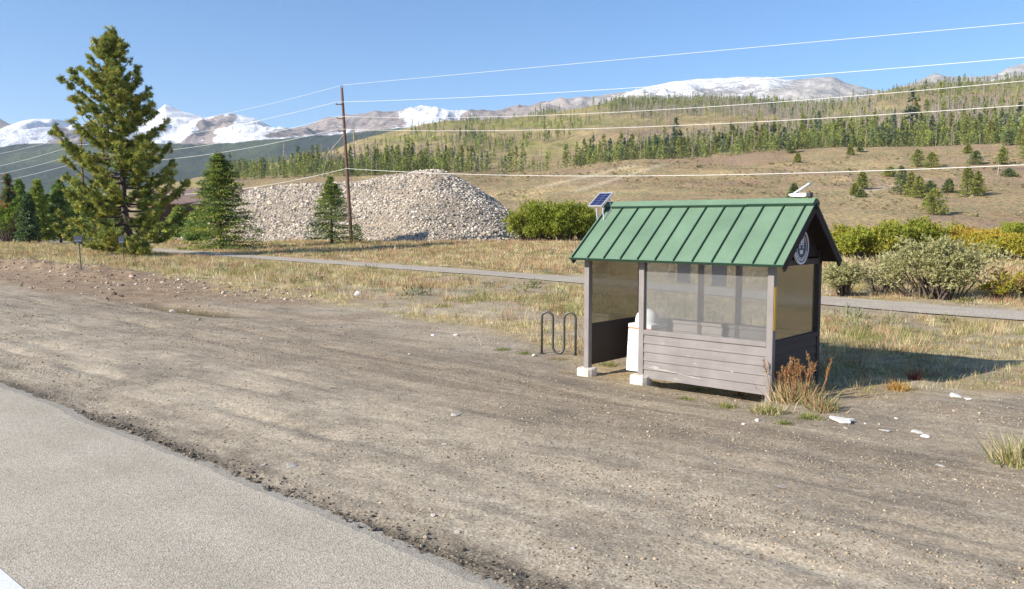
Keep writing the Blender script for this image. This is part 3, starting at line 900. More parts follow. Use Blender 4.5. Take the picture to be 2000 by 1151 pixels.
def disc(r0, r1, a0, a1, x0, x1, k=40):
    b = MB(); th = np.linspace(a0, a1, k)
    P = []
    for x in (x0, x1):
        for r in (r0, r1):
            for t in th: P.append((x, r * math.cos(t), r * math.sin(t)))
    Fs = []
    for i in range(k - 1):
        q = lambda a, j: a * k + j
        Fs += [(q(2, i), q(3, i), q(3, i + 1), q(2, i + 1)), (q(0, i + 1), q(1, i + 1), q(1, i), q(0, i)), (q(1, i), q(1, i + 1), q(3, i + 1), q(3, i)), (q(0, i + 1), q(0, i), q(2, i), q(2, i + 1))]
    return b.add(P, Fs)


disc(0.001, R_ - .03, 0, 2 * math.pi, 0, .018).build('sign_face', M_NAVY, rs)
disc(R_ - .029, R_, 0, 2 * math.pi, -.002, .024).build('rim', M_SIGNW, rs)
disc(.165, .176, 0, 2 * math.pi, .019, .0215).build('ring', M_SIGNW, rs)
em = MB()
xx = .0195
for (ya, yb, za, zb) in ((-.10, -.05, .055, .13), (-.035, .015, .05, .125), (.03, .08, .055, .13), (-.10, .09, .03, .044), (-.085, -.05, -.02, .015), (.04, .075, -.02, .015), (-.06, .05, -.105, -.055), (-.08, .07, -.055, -.045)):
    em.add([(xx, ya, za), (xx, yb, za), (xx, yb, zb), (xx, ya, zb)], [(0, 1, 2, 3)])
em.build('emblem', M_SIGNW, rs)
tx = MB()
for k in range(15):                                  # worn lettering round the lower rim, not readable in the photo
    a = math.radians(205 + k * 9.3); da = math.radians(2.6 + (k % 3))
    tx.add([(xx, .186 * math.cos(a - da), .186 * math.sin(a - da)), (xx, .186 * math.cos(a + da), .186 * math.sin(a + da)), (xx, .216 * math.cos(a + da), .216 * math.sin(a + da)), (xx, .216 * math.cos(a - da), .216 * math.sin(a - da))], [(0, 1, 2, 3)])
tx.build('lettering', M_SIGNW, rs)
disc(.184, .226, math.radians(18), math.radians(70), .0185, .0195, 14).build('red_band', M_SIGNR, rs)

# posters on the rear glass
M_PAPER = paint('blue_grey_paper', lin(170, 180, 196), 0.8, 0.06, 4)
M_PAPER2 = paint('yellowed_paper', lin(232, 222, 180), 0.8, 0.06, 4)
for (u0, u1, v0, v1, nm, lab, mt) in ((1324, 1350, 518, 556, 'poster', 'blue grey poster on rear glass left of the shelter middle posts', M_PAPER), (1392, 1421, 515, 560, 'poster', 'blue grey poster on rear glass between the two middle posts', M_PAPER)):
    # local x on the rear plane for each pixel column
    def lx(u):
        k = (u - 1000) / F / CP * 1.0
        c, s = math.cos(SH_YAW), math.sin(SH_YAW)
        P0 = shw(0, D - .02)
        return (k * P0[1] * CP * CP - P0[0]) / (c - k * s * CP * CP)
    xa, xb = lx(u0), lx(u1)
    z = lambda v: H + 14.6 * math.tan(math.atan((575.5 - v) / F) - PITCH)
    o = MB().box(xa, xb, -.003, .003, z(v1), z(v0)).build(nm, mt)
    o.location = tuple(shw(0, D - .012)); o.rotation_euler = (0, 0, SH_YAW)
    tag(o, lab, 'poster')
xa, xb = lx(1304), lx(1320)
nb = MB().add([(xa + .02, 0, 1.60), (xb, 0, 1.59), (xb, 0, 1.72), (xa + .05, 0, 1.73)], [(0, 1, 2, 3), (3, 2, 1, 0)])
nb = MB().prism([(xa, 0, 1.585), (xb, 0, 1.575), (xb, 0, 1.70), (xa + .05, 0, 1.715)], (0, .003, 0))
o = nb.build('notice_paper', M_PAPER2); o.location = tuple(shw(0, D - .016)); o.rotation_euler = (0, 0, SH_YAW)
tag(o, 'small torn yellowish notice stuck on the rear shelter glass', 'notice')
M_YEL = paint('yellow_sticker', lin(226, 176, 50), 0.5, 0.06, 6)
o = MB().box(PW + .001, PW + .007, -.035, .035, 1.02, 1.66).build('marker_strip', M_YEL)
o.location = tuple(shw(0, 0)); o.rotation_euler = (0, 0, SH_YAW)
tag(o, 'narrow yellow strip on the side of the shelter front corner post', 'marker strip')

# litter bin inside the shelter
M_ORANGE = paint('orange_band', lin(226, 130, 90), 0.5, 0.1, 8)
bn = thing('litter_bin', 'white litter bin with domed lid inside the shelter doorway', 'litter bin', tuple(shw(-2.50, .58, 0.03)), SH_YAW)
bb = MB()
hw = .235


def frustum(w0, w1, z0, z1):
    V = [(-w0, -w0, z0), (w0, -w0, z0), (w0, w0, z0), (-w0, w0, z0), (-w1, -w1, z1), (w1, -w1, z1), (w1, w1, z1), (-w1, w1, z1)]
    return V, [(0, 3, 2, 1), (4, 5, 6, 7), (0, 1, 5, 4), (1, 2, 6, 5), (2, 3, 7, 6), (3, 0, 4, 7)]


zs = [0.03, .30, .31, .545, .555, .745]
bb.add(*frustum(.250, .243, .03, .298)).add(*frustum(.236, .234, .298, .308)).add(*frustum(.242, .235, .308, .543)).add(*frustum(.228, .226, .543, .553)).add(*frustum(.234, .228, .553, .752))
bb.build('body', M_WHITE, bn, bevel=.006)
MB().add(*frustum(.226, .226, .753, .777)).build('orange_stripe', M_ORANGE, bn)
MB().add(*frustum(.232, .230, .778, .845)).build('shoulder', M_WHITE, bn, bevel=.01)
prof = [(.20, .846), (.20, .90)] + [(.20 * math.cos(a), .90 + .19 * math.sin(a)) for a in np.linspace(.12, math.pi / 2 - .02, 9)]
MB().lathe(prof, 28).build('dome_lid', M_WHITE, bn, smooth=True)
MB().box(-.22, .22, -.22, .22, 0, .029).build('base', M_BLACK, bn)

# solar panel on the left end of the ridge
def local_thing(name, label, cat, x, y, z): return thing(name, label, cat, tuple(shw(x, y, z)), SH_YAW)


M_CELL = paint('solar_cells', lin(34, 40, 78), 0.18, 0.1, 9, bstr=0.01)
M_GRID = paint('cell_grid', lin(140, 150, 176), 0.4, 0.05, 9, bstr=0.01)
MB_ = MB
px = XL + .10
spn = local_thing('solar_charger', 'small framed solar panel on tilted bracket at left end of ridge', 'solar panel', px, D / 2 - .10, ZA - .02)
# panel axes: edge along the pixel-left/right, tilted face up toward the camera side
pc = np.array([-.15, -.06, .095]); hx_, hy_ = .15, .215
ex = np.array([1.0, 0.0, 0.0]); ex /= np.linalg.norm(ex)
ey = np.array([0, .82, .57]); ey = ey - ex * (ey @ ex); ey /= np.linalg.norm(ey)
ez = np.cross(ex, ey)
spn_loc = []
b = MB()
b.obox(pc + ey * (hy_ - .011), ex * hx_, ey * .011, ez * .012).obox(pc - ey * (hy_ - .011), ex * hx_, ey * .011, ez * .012)
b.obox(pc + ex * (hx_ - .011), ex * .011, ey * (hy_ - .022), ez * .012).obox(pc - ex * (hx_ - .011), ex * .011, ey * (hy_ - .022), ez * .012)
b.build('frame', M_ALU, spn)
MB().obox(pc, ex * (hx_ - .022), ey * (hy_ - .022), ez * .006).build('backing', M_GRID, spn)
for i in range(2):
    for j in range(5):
        cx_ = (i - .5) * (hx_ - .024); cy_ = (j - 2) * (hy_ - .024) * .4
        MB().obox(pc + ex * cx_ + ey * cy_ + ez * .0075, ex * ((hx_ - .024) / 2 - .004), ey * ((hy_ - .024) * .2 - .004), ez * .0012).build('solar_cell', M_CELL, spn)
br = MB()
for sx in (-.02, .12):
    a0 = pc + ex * sx - ey * .15 - ez * .014
    a1 = pc + ex * sx + ey * .10 - ez * .014
    zr = lambda y: -(abs(y) * SLOPE) + .01
    f0 = np.array([pc[0] + sx + .09, -.26, zr(-.36) + .02]); f1 = np.array([pc[0] + sx + .09, -.03, zr(-.13) + .02])
    br.tube([a0, f0, f1, a1], .010, 6)
br.build('bracket', M_ALU, spn)

# solar lamp at the right end of the ridge
lx_, lz_ = XR - .26, ZA + .055
slp = local_thing('solar_lamp', 'white solar lamp with tilted panel arm at right end of ridge', 'lamp', lx_, D / 2 - .03, lz_)
b = MB(); P = []
for (x, w, z0, z1) in ((-.16, .02, .035, .045), (-.12, .04, .008, .05), (-.02, .05, .0, .055), (.10, .05, .0, .055), (.13, .045, .004, .055)):
    P.append([(x, -w, z0), (x, w, z0), (x, w, z1), (x, -w, z1)])
V = [p for q in P for p in q]; Fs = [(0, 1, 2, 3), (19, 18, 17, 16)]
for i in range(4):
    for j in range(4):
        j2 = (j + 1) % 4; Fs.append((i * 4 + j2, i * 4 + j, i * 4 + 4 + j, i * 4 + 4 + j2))
b.add(V, Fs).build('lamp_body', M_WHITE, slp, bevel=.006)
MB().box(.132, .20, -.05, .05, -.01, .065).build('end_cap', M_BLACK, slp, bevel=.012)
MB().tube([(.0, 0, .05), (.01, 0, .10)], .014, 8).build('arm', M_WHITE, slp)
d_ = np.array([.82, .0, .50]); d_ /= np.linalg.norm(d_)
MB().obox(np.array([.055, 0, .125]), d_ * .145, np.array([0, .06, 0]), np.array([-d_[2], 0, d_[0]]) * .009).build('lamp_panel', M_WHITE, slp, bevel=.003)

# ------------------------------------------------------------------ wave bike rack
A_, B_ = ground_at(1058, 691), ground_at(1124, 694)
dv = B_ - A_; wv = np.linalg.norm(dv[:2]); dv = dv / wv
M_STEEL = paint('dark_steel', lin(92, 90, 84), 0.45, 0.15, 10, metal=0.5)
bk = thing('bike_rack', 'dark steel wave bike rack standing left of the shelter', 'bike rack', tuple(A_))
r = wv / 6; top = .835 - r; low = .03 + r
pts = [(0, -.1), (0, top)] + [(r - r * math.cos(a), top + r * math.sin(a)) for a in np.linspace(.15, math.pi - .15, 9)] + [(2 * r, top), (2 * r, low)]
pts += [(3 * r - r * math.cos(a), low - r * math.sin(a)) for a in np.linspace(.15, math.pi - .15, 9)] + [(4 * r, low), (4 * r, top)]
pts += [(5 * r - r * math.cos(a), top + r * math.sin(a)) for a in np.linspace(.15, math.pi - .15, 9)] + [(6 * r, top), (6 * r, -.1)]
MB().tube([(dv[0] * q, dv[1] * q, z) for q, z in pts], .0235, 12).build('tube', M_STEEL, bk, smooth=True)
for q in (0, 6 * r):
    MB().lathe([(.001, .012), (.06, .012), (.065, .006), (.065, -.02)], 16, (dv[0] * q, dv[1] * q, 0)).build('foot_flange', M_STEEL, bk)


# ------------------------------------------------------------------ plants: leaf-sized faces
def unit(v): return v / (np.linalg.norm(v, axis=-1, keepdims=True) + 1e-9)


def bright(k, *cols): return [tuple(k * c for c in q) for q in cols]


class Leaves:
    """collects narrow triangles / diamonds with a colour each"""
    def __init__(s): s.V, s.C, s.k = [], [], 0
    def tris(s, base, d, length, width, col, r):
        n = len(base)
        side = unit(np.cross(d, unit(r.normal(size=(n, 3)))))
        length = np.broadcast_to(length, (n,))[:, None]; width = np.broadcast_to(width, (n,))[:, None]
        a = base - side * width / 2; b = base + side * width / 2; c = base + d * length
        s.V.append(np.stack([a, b, c], 1).reshape(-1, 3))
        s.C.append(np.repeat(np.broadcast_to(col, (n, 3)), 3, 0))
    def mesh(s, name, mat):
        V = np.concatenate(s.V); C = np.concatenate(s.C)
        return mesh_np(name, V, [np.arange(len(V)).reshape(-1, 3)], [mat], col=C)


def palette(cols, n, r, jit=0.15):
    c = np.array(cols)[r.integers(0, len(cols), n)] * 1.0
    return c * (1 + r.normal(0, jit, (n, 1)))


PINE = np.array([lin(112, 118, 52), lin(130, 132, 62), lin(94, 104, 50), lin(80, 92, 50), lin(142, 136, 70)]) * 1.85
SPRUCE = np.array([lin(74, 92, 46), lin(88, 104, 50), lin(64, 82, 46), lin(100, 112, 54)]) * 1.8
DARKSPR = np.array([lin(58, 72, 46), lin(68, 82, 50), lin(50, 62, 42)]) * 2.1


def big_pine(loc, height):
    r = np.random.default_rng(3)
    t = thing('pine_tree', 'tall full lodgepole pine rising above the mountains beside the bike path', 'pine tree', tuple(loc))
    k = height / 16.8
    tz = np.linspace(0, 16.5, 24)
    tx = np.interp(tz, [0, 3, 6, 10, 16.5], [0, -.25, -.45, -.55, -1.0]) + 0.06 * np.sin(tz * 1.3)
    ty = 0.05 * np.sin(tz * .9 + 1)
    tr = np.interp(tz, [0, 1, 6, 12, 16.5], [.34, .27, .20, .11, .02])
    MB().tube(np.stack([tx, ty, tz], -1), tr, 10).build('trunk', M_BARK, t, smooth=True)
    RB = .42
    zL = [0, .3, .8, 1.6, 3, 4.5, 6, 7, 8, 9, 9.8, 10.6, 11.5, 12.5, 13.6, 15, 16.3, 16.9]
    RL = [1.0, 3.0, 5.8, 6.0, 5.4, 4.9, 5.1, 5.6, 4.9, 3.5, 3.6, 3.9, 3.7, 2.5, 2.0, 1.55, 0.75, .1]
    RRt = [1.2, 6.2, 5.9, 5.4, 4.8, 4.8, 4.8, 4.2, 3.0, 3.8, 3.0, 2.6, 2.6, 2.2, 1.7, 1.35, 0.7, .1]
    RL = [q_ + RB * float(np.interp(z_, [8.5, 10], [0, 1]) * np.interp(z_, [15, 16.5], [1, .3])) for q_, z_ in zip(RL, zL)]
    RRt = [q_ + RB * float(np.interp(z_, [8.5, 10], [0, 1]) * np.interp(z_, [15, 16.5], [1, .3])) for q_, z_ in zip(RRt, zL)]
    lv = Leaves(); limbs = MB(); clumps = []
    nl = 150
    zb = 0.7 + 15.6 * (np.arange(nl) / nl) ** 0.92
    for i in range(nl):
        z = zb[i] + r.normal(0, .08)
        az = i * 2.399 + r.normal(0, .35)
        ca = math.cos(az)
        z_tip = z + 0.35
        RLv, RRv = np.interp(z_tip, zL, RL), np.interp(z_tip, zL, RRt)
        Rm = RRv if ca > 0 else RLv
        Rm = Rm * abs(ca) + (RLv + RRv) / 2 * .92 * (1 - abs(ca))
        if 7.6 < z < 8.6 and ca > -.2 and ca < .55: Rm *= .35
        ln = max(.25, Rm - .60 * float(np.interp(z, [1.5, 5], [.1, 1]))) * r.uniform(.76, 1.05)
        rise = np.interp(z, [0, 2, 5, 9, 16], [-.04, .05, .28, .5, .75]) + r.normal(0, .10)
        bx, by = np.interp(z, tz, tx), np.interp(z, tz, ty)
        n = 12; q = np.linspace(0, 1, n)
        sweep = r.normal(0, .18)
        aa_ = az + sweep * q
        hx_, hy_ = np.cos(aa_) * ln * q, np.sin(aa_) * ln * q
        zz = z - ln * 0.06 * (z < 5) + ln * (rise * q - .22 * np.sin(q * math.pi) * (z < 9) * .6 + 0.16 * q ** 3)
        zz = np.maximum(zz, .35)
        zz[0] = z
        P = np.stack([bx + hx_, by + hy_, zz], -1)
        limbs.tube(P, np.linspace(.03 + .018 * ln, .012, n), 5, cap=False)
        # twigs with clumps of needles along the outer part
        nt_ = int(7 + ln * 6.0)
        for j in range(nt_):
            qq = r.uniform(.16 if z < 12 else .08, 1.0) ** .75
            p = np.array([np.interp(qq, q, P[:, m]) for m in range(3)])
            tw = r.uniform(.18, .75) * (1.15 - .4 * qq) * min(1, .35 + ln * .22)
            ta = az + r.choice([-1, 1]) * r.uniform(.3, 1.3)
            d = np.array([math.cos(ta), math.sin(ta), r.uniform(-.15, .65)]); d /= np.linalg.norm(d)
            e = p + d * tw
            if j % 3 == 0: limbs.tube([p, (p + e) / 2 + [0, 0, .02], e], [.014, .010, .006], 4, cap=False)
            for m in range(3):
                f = 1 - m * .36
                clumps.append(np.concatenate([p + d * tw * f + r.normal(0, .05, 3), d]))
        for m in range(3):
            clumps.append(np.concatenate([P[-1] + r.normal(0, .10, 3), [ca * .6, math.sin(az) * .6, .6]]))
    for z in np.linspace(13, 16.7, 40):
        clumps.append(np.array([np.interp(z, tz, tx) + r.normal(0, .22), r.normal(0, .22), z + .1, 0, 0, 1]))
    limbs.build('limbs', M_BARK, t, smooth=True)
    c = np.array(clumps); keep = r.random(len(c)) < .95; c = c[keep]
    # gaps: leave out clumps in a few random pockets so that sky shows through
    for _ in range(95):
        z = r.uniform(2, 15.5); a_ = r.uniform(0, 6.28); rad = np.interp(z, zL, RL) * r.uniform(.4, .95)
        ctr = np.array([rad * math.cos(a_) - .5, rad * math.sin(a_), z])
        c = c[np.linalg.norm((c[:, :3] - ctr) * [1, 1, 1.6], axis=1) > r.uniform(.35, .75)]
    m = 26
    ctr = np.repeat(c[:, :3], m, 0); ax = np.repeat(c[:, 3:], m, 0)
    d = unit(ax * .55 + [0, 0, .25] + r.normal(0, .75, ctr.shape))
    tone = np.repeat(palette(PINE, len(c), r, .14), m, 0) * (1 + r.normal(0, .12, (len(ctr), 1)))
    lv.tris(ctr + r.normal(0, .05, ctr.shape), d, r.uniform(.15, .29, len(ctr)), r.uniform(.035, .065, len(ctr)), tone, r)
    link('crown', lv.mesh('crown', M_NEEDLE), t)
    t.scale = (k, k, k)
    return t


def conifer_arrays(h, rad, seed, nb, per, leaf, cols, shape=0.85, z0=.06, droop=.12, ragged=.2, brown=0.0):
    """spruce-like crown: whorled, slightly drooping branches covered in sprays"""
    r = np.random.default_rng(seed)
    lv = Leaves()
    q = np.sort(r.random(nb)) ** .9
    zb = h * (z0 + (.985 - z0) * q)
    az = r.random(nb) * 6.283
    lobes = 1 + .18 * np.sin(az * 2 + seed) + .12 * np.sin(az * 3 + 2 * seed + zb * 3 / h)
    ln = rad * (1 - q) ** shape * r.uniform(1 - ragged * 1.6, 1 + ragged * .5, nb) * lobes + .03 * rad
    s = r.random((nb, per)) ** .7
    x = ln[:, None] * s
    pz = zb[:, None] + x * (-droop + r.normal(0, .06, (nb, 1))) + .10 * x * s
    sp = r.normal(0, .10 + .10 * x, (nb, per))
    dx, dy = np.cos(az)[:, None], np.sin(az)[:, None]
    P = np.stack([dx * x - dy * sp, dy * x + dx * sp, np.maximum(pz + r.normal(0, .05 * leaf / .2, (nb, per)), .05)], -1).reshape(-1, 3)
    out = np.stack([np.repeat(dx, per, 1), np.repeat(dy, per, 1), np.full((nb, per), -.05)], -1).reshape(-1, 3)
    d = unit(out + r.normal(0, .55, P.shape))
    tone = np.repeat(palette(cols, nb, r, .16), per, 0) * (1 + r.normal(0, .12, (nb * per, 1)))
    lv.tris(P, d, leaf * r.uniform(.7, 1.4, len(P)), leaf * .5 * r.uniform(.7, 1.3, len(P)), tone, r)
    # leader
    n = 10
    P = np.stack([r.normal(0, .03, n), r.normal(0, .03, n), np.linspace(h * .95, h * .99, n)], -1)
    lv.tris(P, unit(r.normal(0, .5, (n, 3)) + [0, 0, 1]), leaf * 1.2, leaf * .4, palette(cols, n, r), r)
    return lv


def conifer(name, label, cat, loc, h, rad, seed, cols, nb=150, per=16, leaf=.22, group=None, **kw):
    t = thing(name, label, cat, tuple(loc), 0, group)
    MB().tube([(0, 0, -.1), (0.02 * h * .2, 0, h * .5), (0, 0, h * .97)], [.018 * h + .03, .011 * h + .02, .01], 8).build('trunk', M_BARK, t, smooth=True)
    link('crown', conifer_arrays(h, rad, seed, nb, per, leaf, cols, **kw).mesh('crown', M_NEEDLE), t)
    return t


def tree_px(u, vb, vt, wpx, Y=None):
    if Y is None: p = ground_at(u, vb)
    else:
        p = at(u, vb, Y); p[2] = float(gz(p[0], p[1])) if Y < 160 else float(hill_z(p[0], p[1]))
    top = at(u, vt, p[1])
    return p, top[2] - p[2], wpx / F * p[1] / 2


p, h_, r_ = tree_px(256, 500, 54, 280)
big_pine(p, h_ * 1.0)
p, h_, r_ = tree_px(431, 470, 298, 130, 79)
conifer('conifer_tree', 'bushy green conifer between the tall pine and the rock pile', 'conifer', p, h_, r_ * 1.12, 21, [*PINE[:4], *SPRUCE], nb=560, per=46, leaf=.20, shape=.62, ragged=.3, z0=.03, droop=.16)
p, h_, r_ = tree_px(648, 478, 344, 92)
conifer('spruce_tree', 'small pointed spruce in front of the rock pile beside the utility pole', 'spruce', p, h_, r_ * 1.42, 22, [*SPRUCE, PINE[0]], nb=380, per=42, leaf=.15, shape=.8)
p, h_, r_ = tree_px(690, 479, 438, 34)
conifer('spruce_sapling', 'low spruce sapling right behind the foot of the utility pole', 'spruce', p + [0, 2.0, 0], h_, r_ * 1.3, 23, SPRUCE, nb=60, per=14, leaf=.14, shape=.6)
p, h_, r_ = tree_px(508, 470, 446, 44)
conifer('spruce_sapling', 'dark low spruce sapling right of the bushy conifer at pile foot', 'spruce', p, h_, r_ * 1.2, 24, [*DARKSPR, *SPRUCE], nb=50, per=14, leaf=.15, shape=.5)
LEFT = [(18, 436, 340, 34, 112, [*DARKSPR, lin(150, 100, 60)], 'slim dark spruce with reddish top standing by the brown cabin roof'),
        (40, 440, 350, 44, 118, SPRUCE, 'green conifer just right of the slim reddish topped spruce'),
        (56, 446, 378, 44, 100, DARKSPR, 'dark low spruce between the round bush and the bright conifer'),
        (76, 446, 351, 46, 104, [PINE[0], PINE[2], lin(120, 132, 50)], 'bright yellow green conifer left of the grey cabin'),
        (96, 440, 380, 36, 120, [*DARKSPR, *SPRUCE], 'dark spruce in front of the white edged cabin'),
        (118, 446, 352, 56, 106, [*SPRUCE, lin(140, 150, 100)], 'pale olive conifer left of the tall pine'),
        (150, 450, 346, 64, 110, [*SPRUCE, *PINE[:2]], 'wide conifer half hidden behind the left side of tall pine'),
        (185, 448, 360, 60, 118, [*DARKSPR, *SPRUCE], 'shaded conifer standing behind the trunk of the tall pine'),
        (225, 446, 350, 56, 122, SPRUCE, 'conifer behind the tall pine showing through its middle boughs'),
        (290, 448, 362, 60, 124, [*DARKSPR, *SPRUCE], 'dark conifer behind the tall pine left of the cabin gable'),
        (352, 454, 402, 60, 104, [*SPRUCE, *PINE[:2]], 'low conifer in front of the long roofed cabin'),
        (386, 458, 412, 44, 98, SPRUCE, 'low conifer between the tall pine and the bushy conifer'),
        (-30, 446, 350, 60, 108, DARKSPR, 'dark spruce at the left edge beyond the round bush')]
for i, (u, vb, vt, w_, Y, cols, lab) in enumerate(LEFT):
    if u < 0: continue
    p, h_, r_ = tree_px(u, vb, vt, w_, Y)
    conifer('conifer_tree', lab, 'conifer', p, h_, r_ * 1.1, 40 + i, np.array(cols) * 1.35, nb=210, per=30, leaf=.33, shape=.6)


# ------------------------------------------------------------------ bushes
def bush(name, label, cat, loc, rx, ry, h, seed, cols, leaf=.12, n=2600, lobes=9, stems=True, group=None, up=.3, stemcol=None):
    r = np.random.default_rng(seed)
    t = thing(name, label, cat, tuple(loc), 0, group)
    lv = Leaves(); stm = MB()
    L_ = []
    for i in range(lobes):
        a = r.uniform(0, 6.28); q = r.uniform(0, .72) ** .7
        c = np.array([rx * q * math.cos(a), ry * q * math.sin(a), h * r.uniform(.28, .66)])
        sz = np.array([rx, ry, h * .5]) * r.uniform(.34, .56)
        sz[2] = min(sz[2], (h - c[2]))
        L_.append((c, sz))
    tone_l = palette(cols, lobes, r, .08)
    for (c, sz), tl in zip(L_, tone_l):
        m = n // lobes
        d = unit(r.normal(size=(m, 3)))
        rad = r.uniform(.25, 1.0, (m, 1)) ** .45 * (1 + .18 * np.sin(d[:, :1] * 5 + seed) * np.sin(d[:, 1:2] * 6 + 1))
        P = c + d * sz * rad
        # leaves gather along ragged twigs that stick out past the lobe
        k_ = max(6, m // 45)
        td = unit(r.normal(size=(k_, 3)) + [0, 0, .35]); tl_ = r.uniform(.55, 1.38, k_) * np.where(r.random(k_) < .12, 1.25, 1)
        ti = r.integers(0, k_, m); tq = r.uniform(.25, 1.0, (m, 1)) ** .6
        Pt = c + td[ti] * sz * tl_[ti][:, None] * tq + r.normal(0, .055, (m, 3)) * sz
        on = r.random((m, 1)) < .68
        P = np.where(on, Pt, P)
        P[:, 2] = np.maximum(P[:, 2], r.uniform(.02, .25 * h, m))
        # cluster leaves on twigs
        tw = P[r.integers(0, m, m)] * .35 + P * .65 if False else P
        tone = (palette(cols, m, r, .14) * .6 + tl * .4)
        lv.tris(tw, unit(d * .6 + [0, 0, up] + r.normal(0, .6, d.shape)), leaf * r.uniform(.7, 1.4, m), leaf * .45 * r.uniform(.7, 1.4, m), tone, r)
        if stems:
            for _ in range(5):
                e = c + unit(r.normal(size=3) + [0, 0, .4]) * sz * .85
                b0 = np.array([c[0] * .35 + r.normal(0, .05 * rx), c[1] * .35 + r.normal(0, .05 * ry), -.05])
                mid = (b0 + e) / 2 + [0, 0, .08 * h]
                stm.tube([b0, mid, e], [.012 + .006 * h, .008 + .003 * h, .004], 4, cap=False)
    if stems: stm.build('stems', M_BARK if stemcol is None else stemcol, t)
    A_ = np.concatenate(lv.V)
    kx, ky, kz = rx / np.percentile(np.abs(A_[:, 0]), 96), ry / np.percentile(np.abs(A_[:, 1]), 96), h / np.percentile(A_[:, 2], 98.5)
    fo = link('foliage', lv.mesh('foliage', M_LEAF), t)
    for ch in t.children: ch.scale = (kx, ky, kz)
    return t


def bush_px(name, label, u, vb, vt, wpx, seed, cols, Y=None, deep=.8, cat='bush', **kw):
    p, h_, r_ = tree_px(u, vb, vt, wpx, Y)
    return bush(name, label, cat, p, r_, r_ * deep, h_, seed, cols, **kw)


WGREEN = bright(1.08, lin(132, 146, 50), lin(150, 160, 60), lin(114, 130, 46), lin(166, 166, 74))
WOLIVE = bright(1.05, lin(146, 148, 56), lin(160, 158, 68), lin(126, 136, 52), lin(172, 160, 70))
WYEL = bright(1.1, lin(168, 156, 52), lin(184, 164, 66), lin(146, 146, 50))
WORG = bright(1.05, lin(190, 136, 58), lin(176, 140, 66), lin(196, 150, 80))
SAGEB = bright(1.18, lin(150, 148, 100), lin(168, 162, 118), lin(134, 134, 86), lin(178, 172, 130))
SAGED = bright(1.15, lin(140, 138, 112), lin(156, 152, 128), lin(166, 150, 120))
g = 'green willows right of the rock pile'
for i, (u, vt, w_, lab) in enumerate(((1030, 404, 78, 'bright green willow touching the right end of rock pile'), (1068, 397, 88, 'tallest bright green willow right of the rock pile'), (1106, 400, 84, 'bright green willow left of the one under the solar panel'), (1144, 406, 76, 'bright green willow just below the solar panel bracket'))):
    bush_px('willow_bush', lab, u, 467, vt, w_, 60 + i, WGREEN, Y=86.0, leaf=.17, n=17000, lobes=20, group=g, cat='willow')
RW = [(1648, 505, 446, 62, WOLIVE + WYEL, 'yellow green willow just right of the dark gable eave'), (1692, 506, 448, 66, WOLIVE + WGREEN, 'olive willow second right of the dark gable eave'), (1744, 504, 442, 74, WGREEN[2:] + WOLIVE, 'dark green willow behind the left side of the sage bush'),
      (1790, 500, 432, 80, WOLIVE + WGREEN[:1], 'tallest green willow behind the top of the sage bush'), (1842, 498, 444, 60, WOLIVE, 'olive green willow right of the tallest willow'), (1880, 500, 448, 76, WORG + WYEL, 'orange tinged willow behind the right side of sage bush'),
      (1930, 506, 456, 76, WYEL + WORG[1:2], 'yellow willow between the orange willow and the right edge'), (1980, 510, 462, 70, WYEL + WOLIVE, 'yellow olive willow at the right edge of the picture'), (1990, 470, 436, 40, WGREEN, 'small green willow farther back at the right edge')]
for i, (u, vb, vt, w_, cols, lab) in enumerate(RW):
    bush_px('willow_bush', lab, u, vb, vt, w_ * 1.3, 70 + i, cols, leaf=.13, n=13000, lobes=20, cat='willow', Y=None, up=.6)
bush_px('sage_bush', 'large rounded grey green bush right of the shelter beyond the bike path', 1828, 584, 470, 205, 81, SAGEB, leaf=.085, n=11000, lobes=16)
bush_px('sage_bush', 'pale grey bush between the shelter and the large grey green bush', 1724, 572, 498, 96, 82, SAGED + SAGEB, leaf=.08, n=4600)
bush_px('sage_bush', 'low grey green bush against the right side of the shelter', 1652, 578, 514, 86, 83, SAGEB, leaf=.08, n=4200)
bush_px('shrub', 'yellowish shrub right of the large grey green bush', 1960, 588, 530, 70, 84, WYEL + [lin(150, 130, 70)], leaf=.07, n=1600)
bush_px('shrub', 'rusty orange shrub at the right edge beyond the bike path', 1996, 582, 520, 50, 85, WORG, leaf=.07, n=1000)
bush_px('round_bush', 'rounded bright green young tree at the left edge near the path', 14, 473, 396, 74, 86, [lin(112, 136, 40), lin(96, 120, 36), lin(130, 146, 50)], leaf=.22, n=3000, lobes=12, cat='young tree', deep=1)

# ------------------------------------------------------------------ rock pile
spine = np.array([(858, 325, 101), (820, 330, 102), (763, 340, 103), (697, 350, 104), (614, 354, 105), (540, 361, 107), (500, 368, 109)], float)
sp = np.array([at(u, v + 4, Y) for u, v, Y in spine])


def pile_z(x, y):
    best = np.full(np.shape(x), -9.0)
    for k in range(len(sp) - 1):
        a, b = sp[k], sp[k + 1]
        ab = b[:2] - a[:2]; L2 = ab @ ab
        q = np.clip(((x - a[0]) * ab[0] + (y - a[1]) * ab[1]) / L2, 0, 1)
        dd = np.hypot(x - a[0] - q * ab[0], y - a[1] - q * ab[1])
        zt = a[2] + q * (b[2] - a[2])
        best = np.maximum(best, zt - 0.66 * np.sqrt(dd ** 2 + .8 ** 2) + .5)
    rr_ = fbm(x / 2.6, y / 2.6, 301, 4)
    best = best + (rr_ - .5) * 0.5 + (fbm(x / 9, y / 9, 305, 3) - .5) * 0.8 - 0.35 * np.exp(-((x - sp[0][0] - 1.2) / 1.2) ** 2) * (y < sp[0][1]) * sstep(0, 3, sp[0][1] - y) * (1 - sstep(3, 6, sp[0][1] - y))
    return best


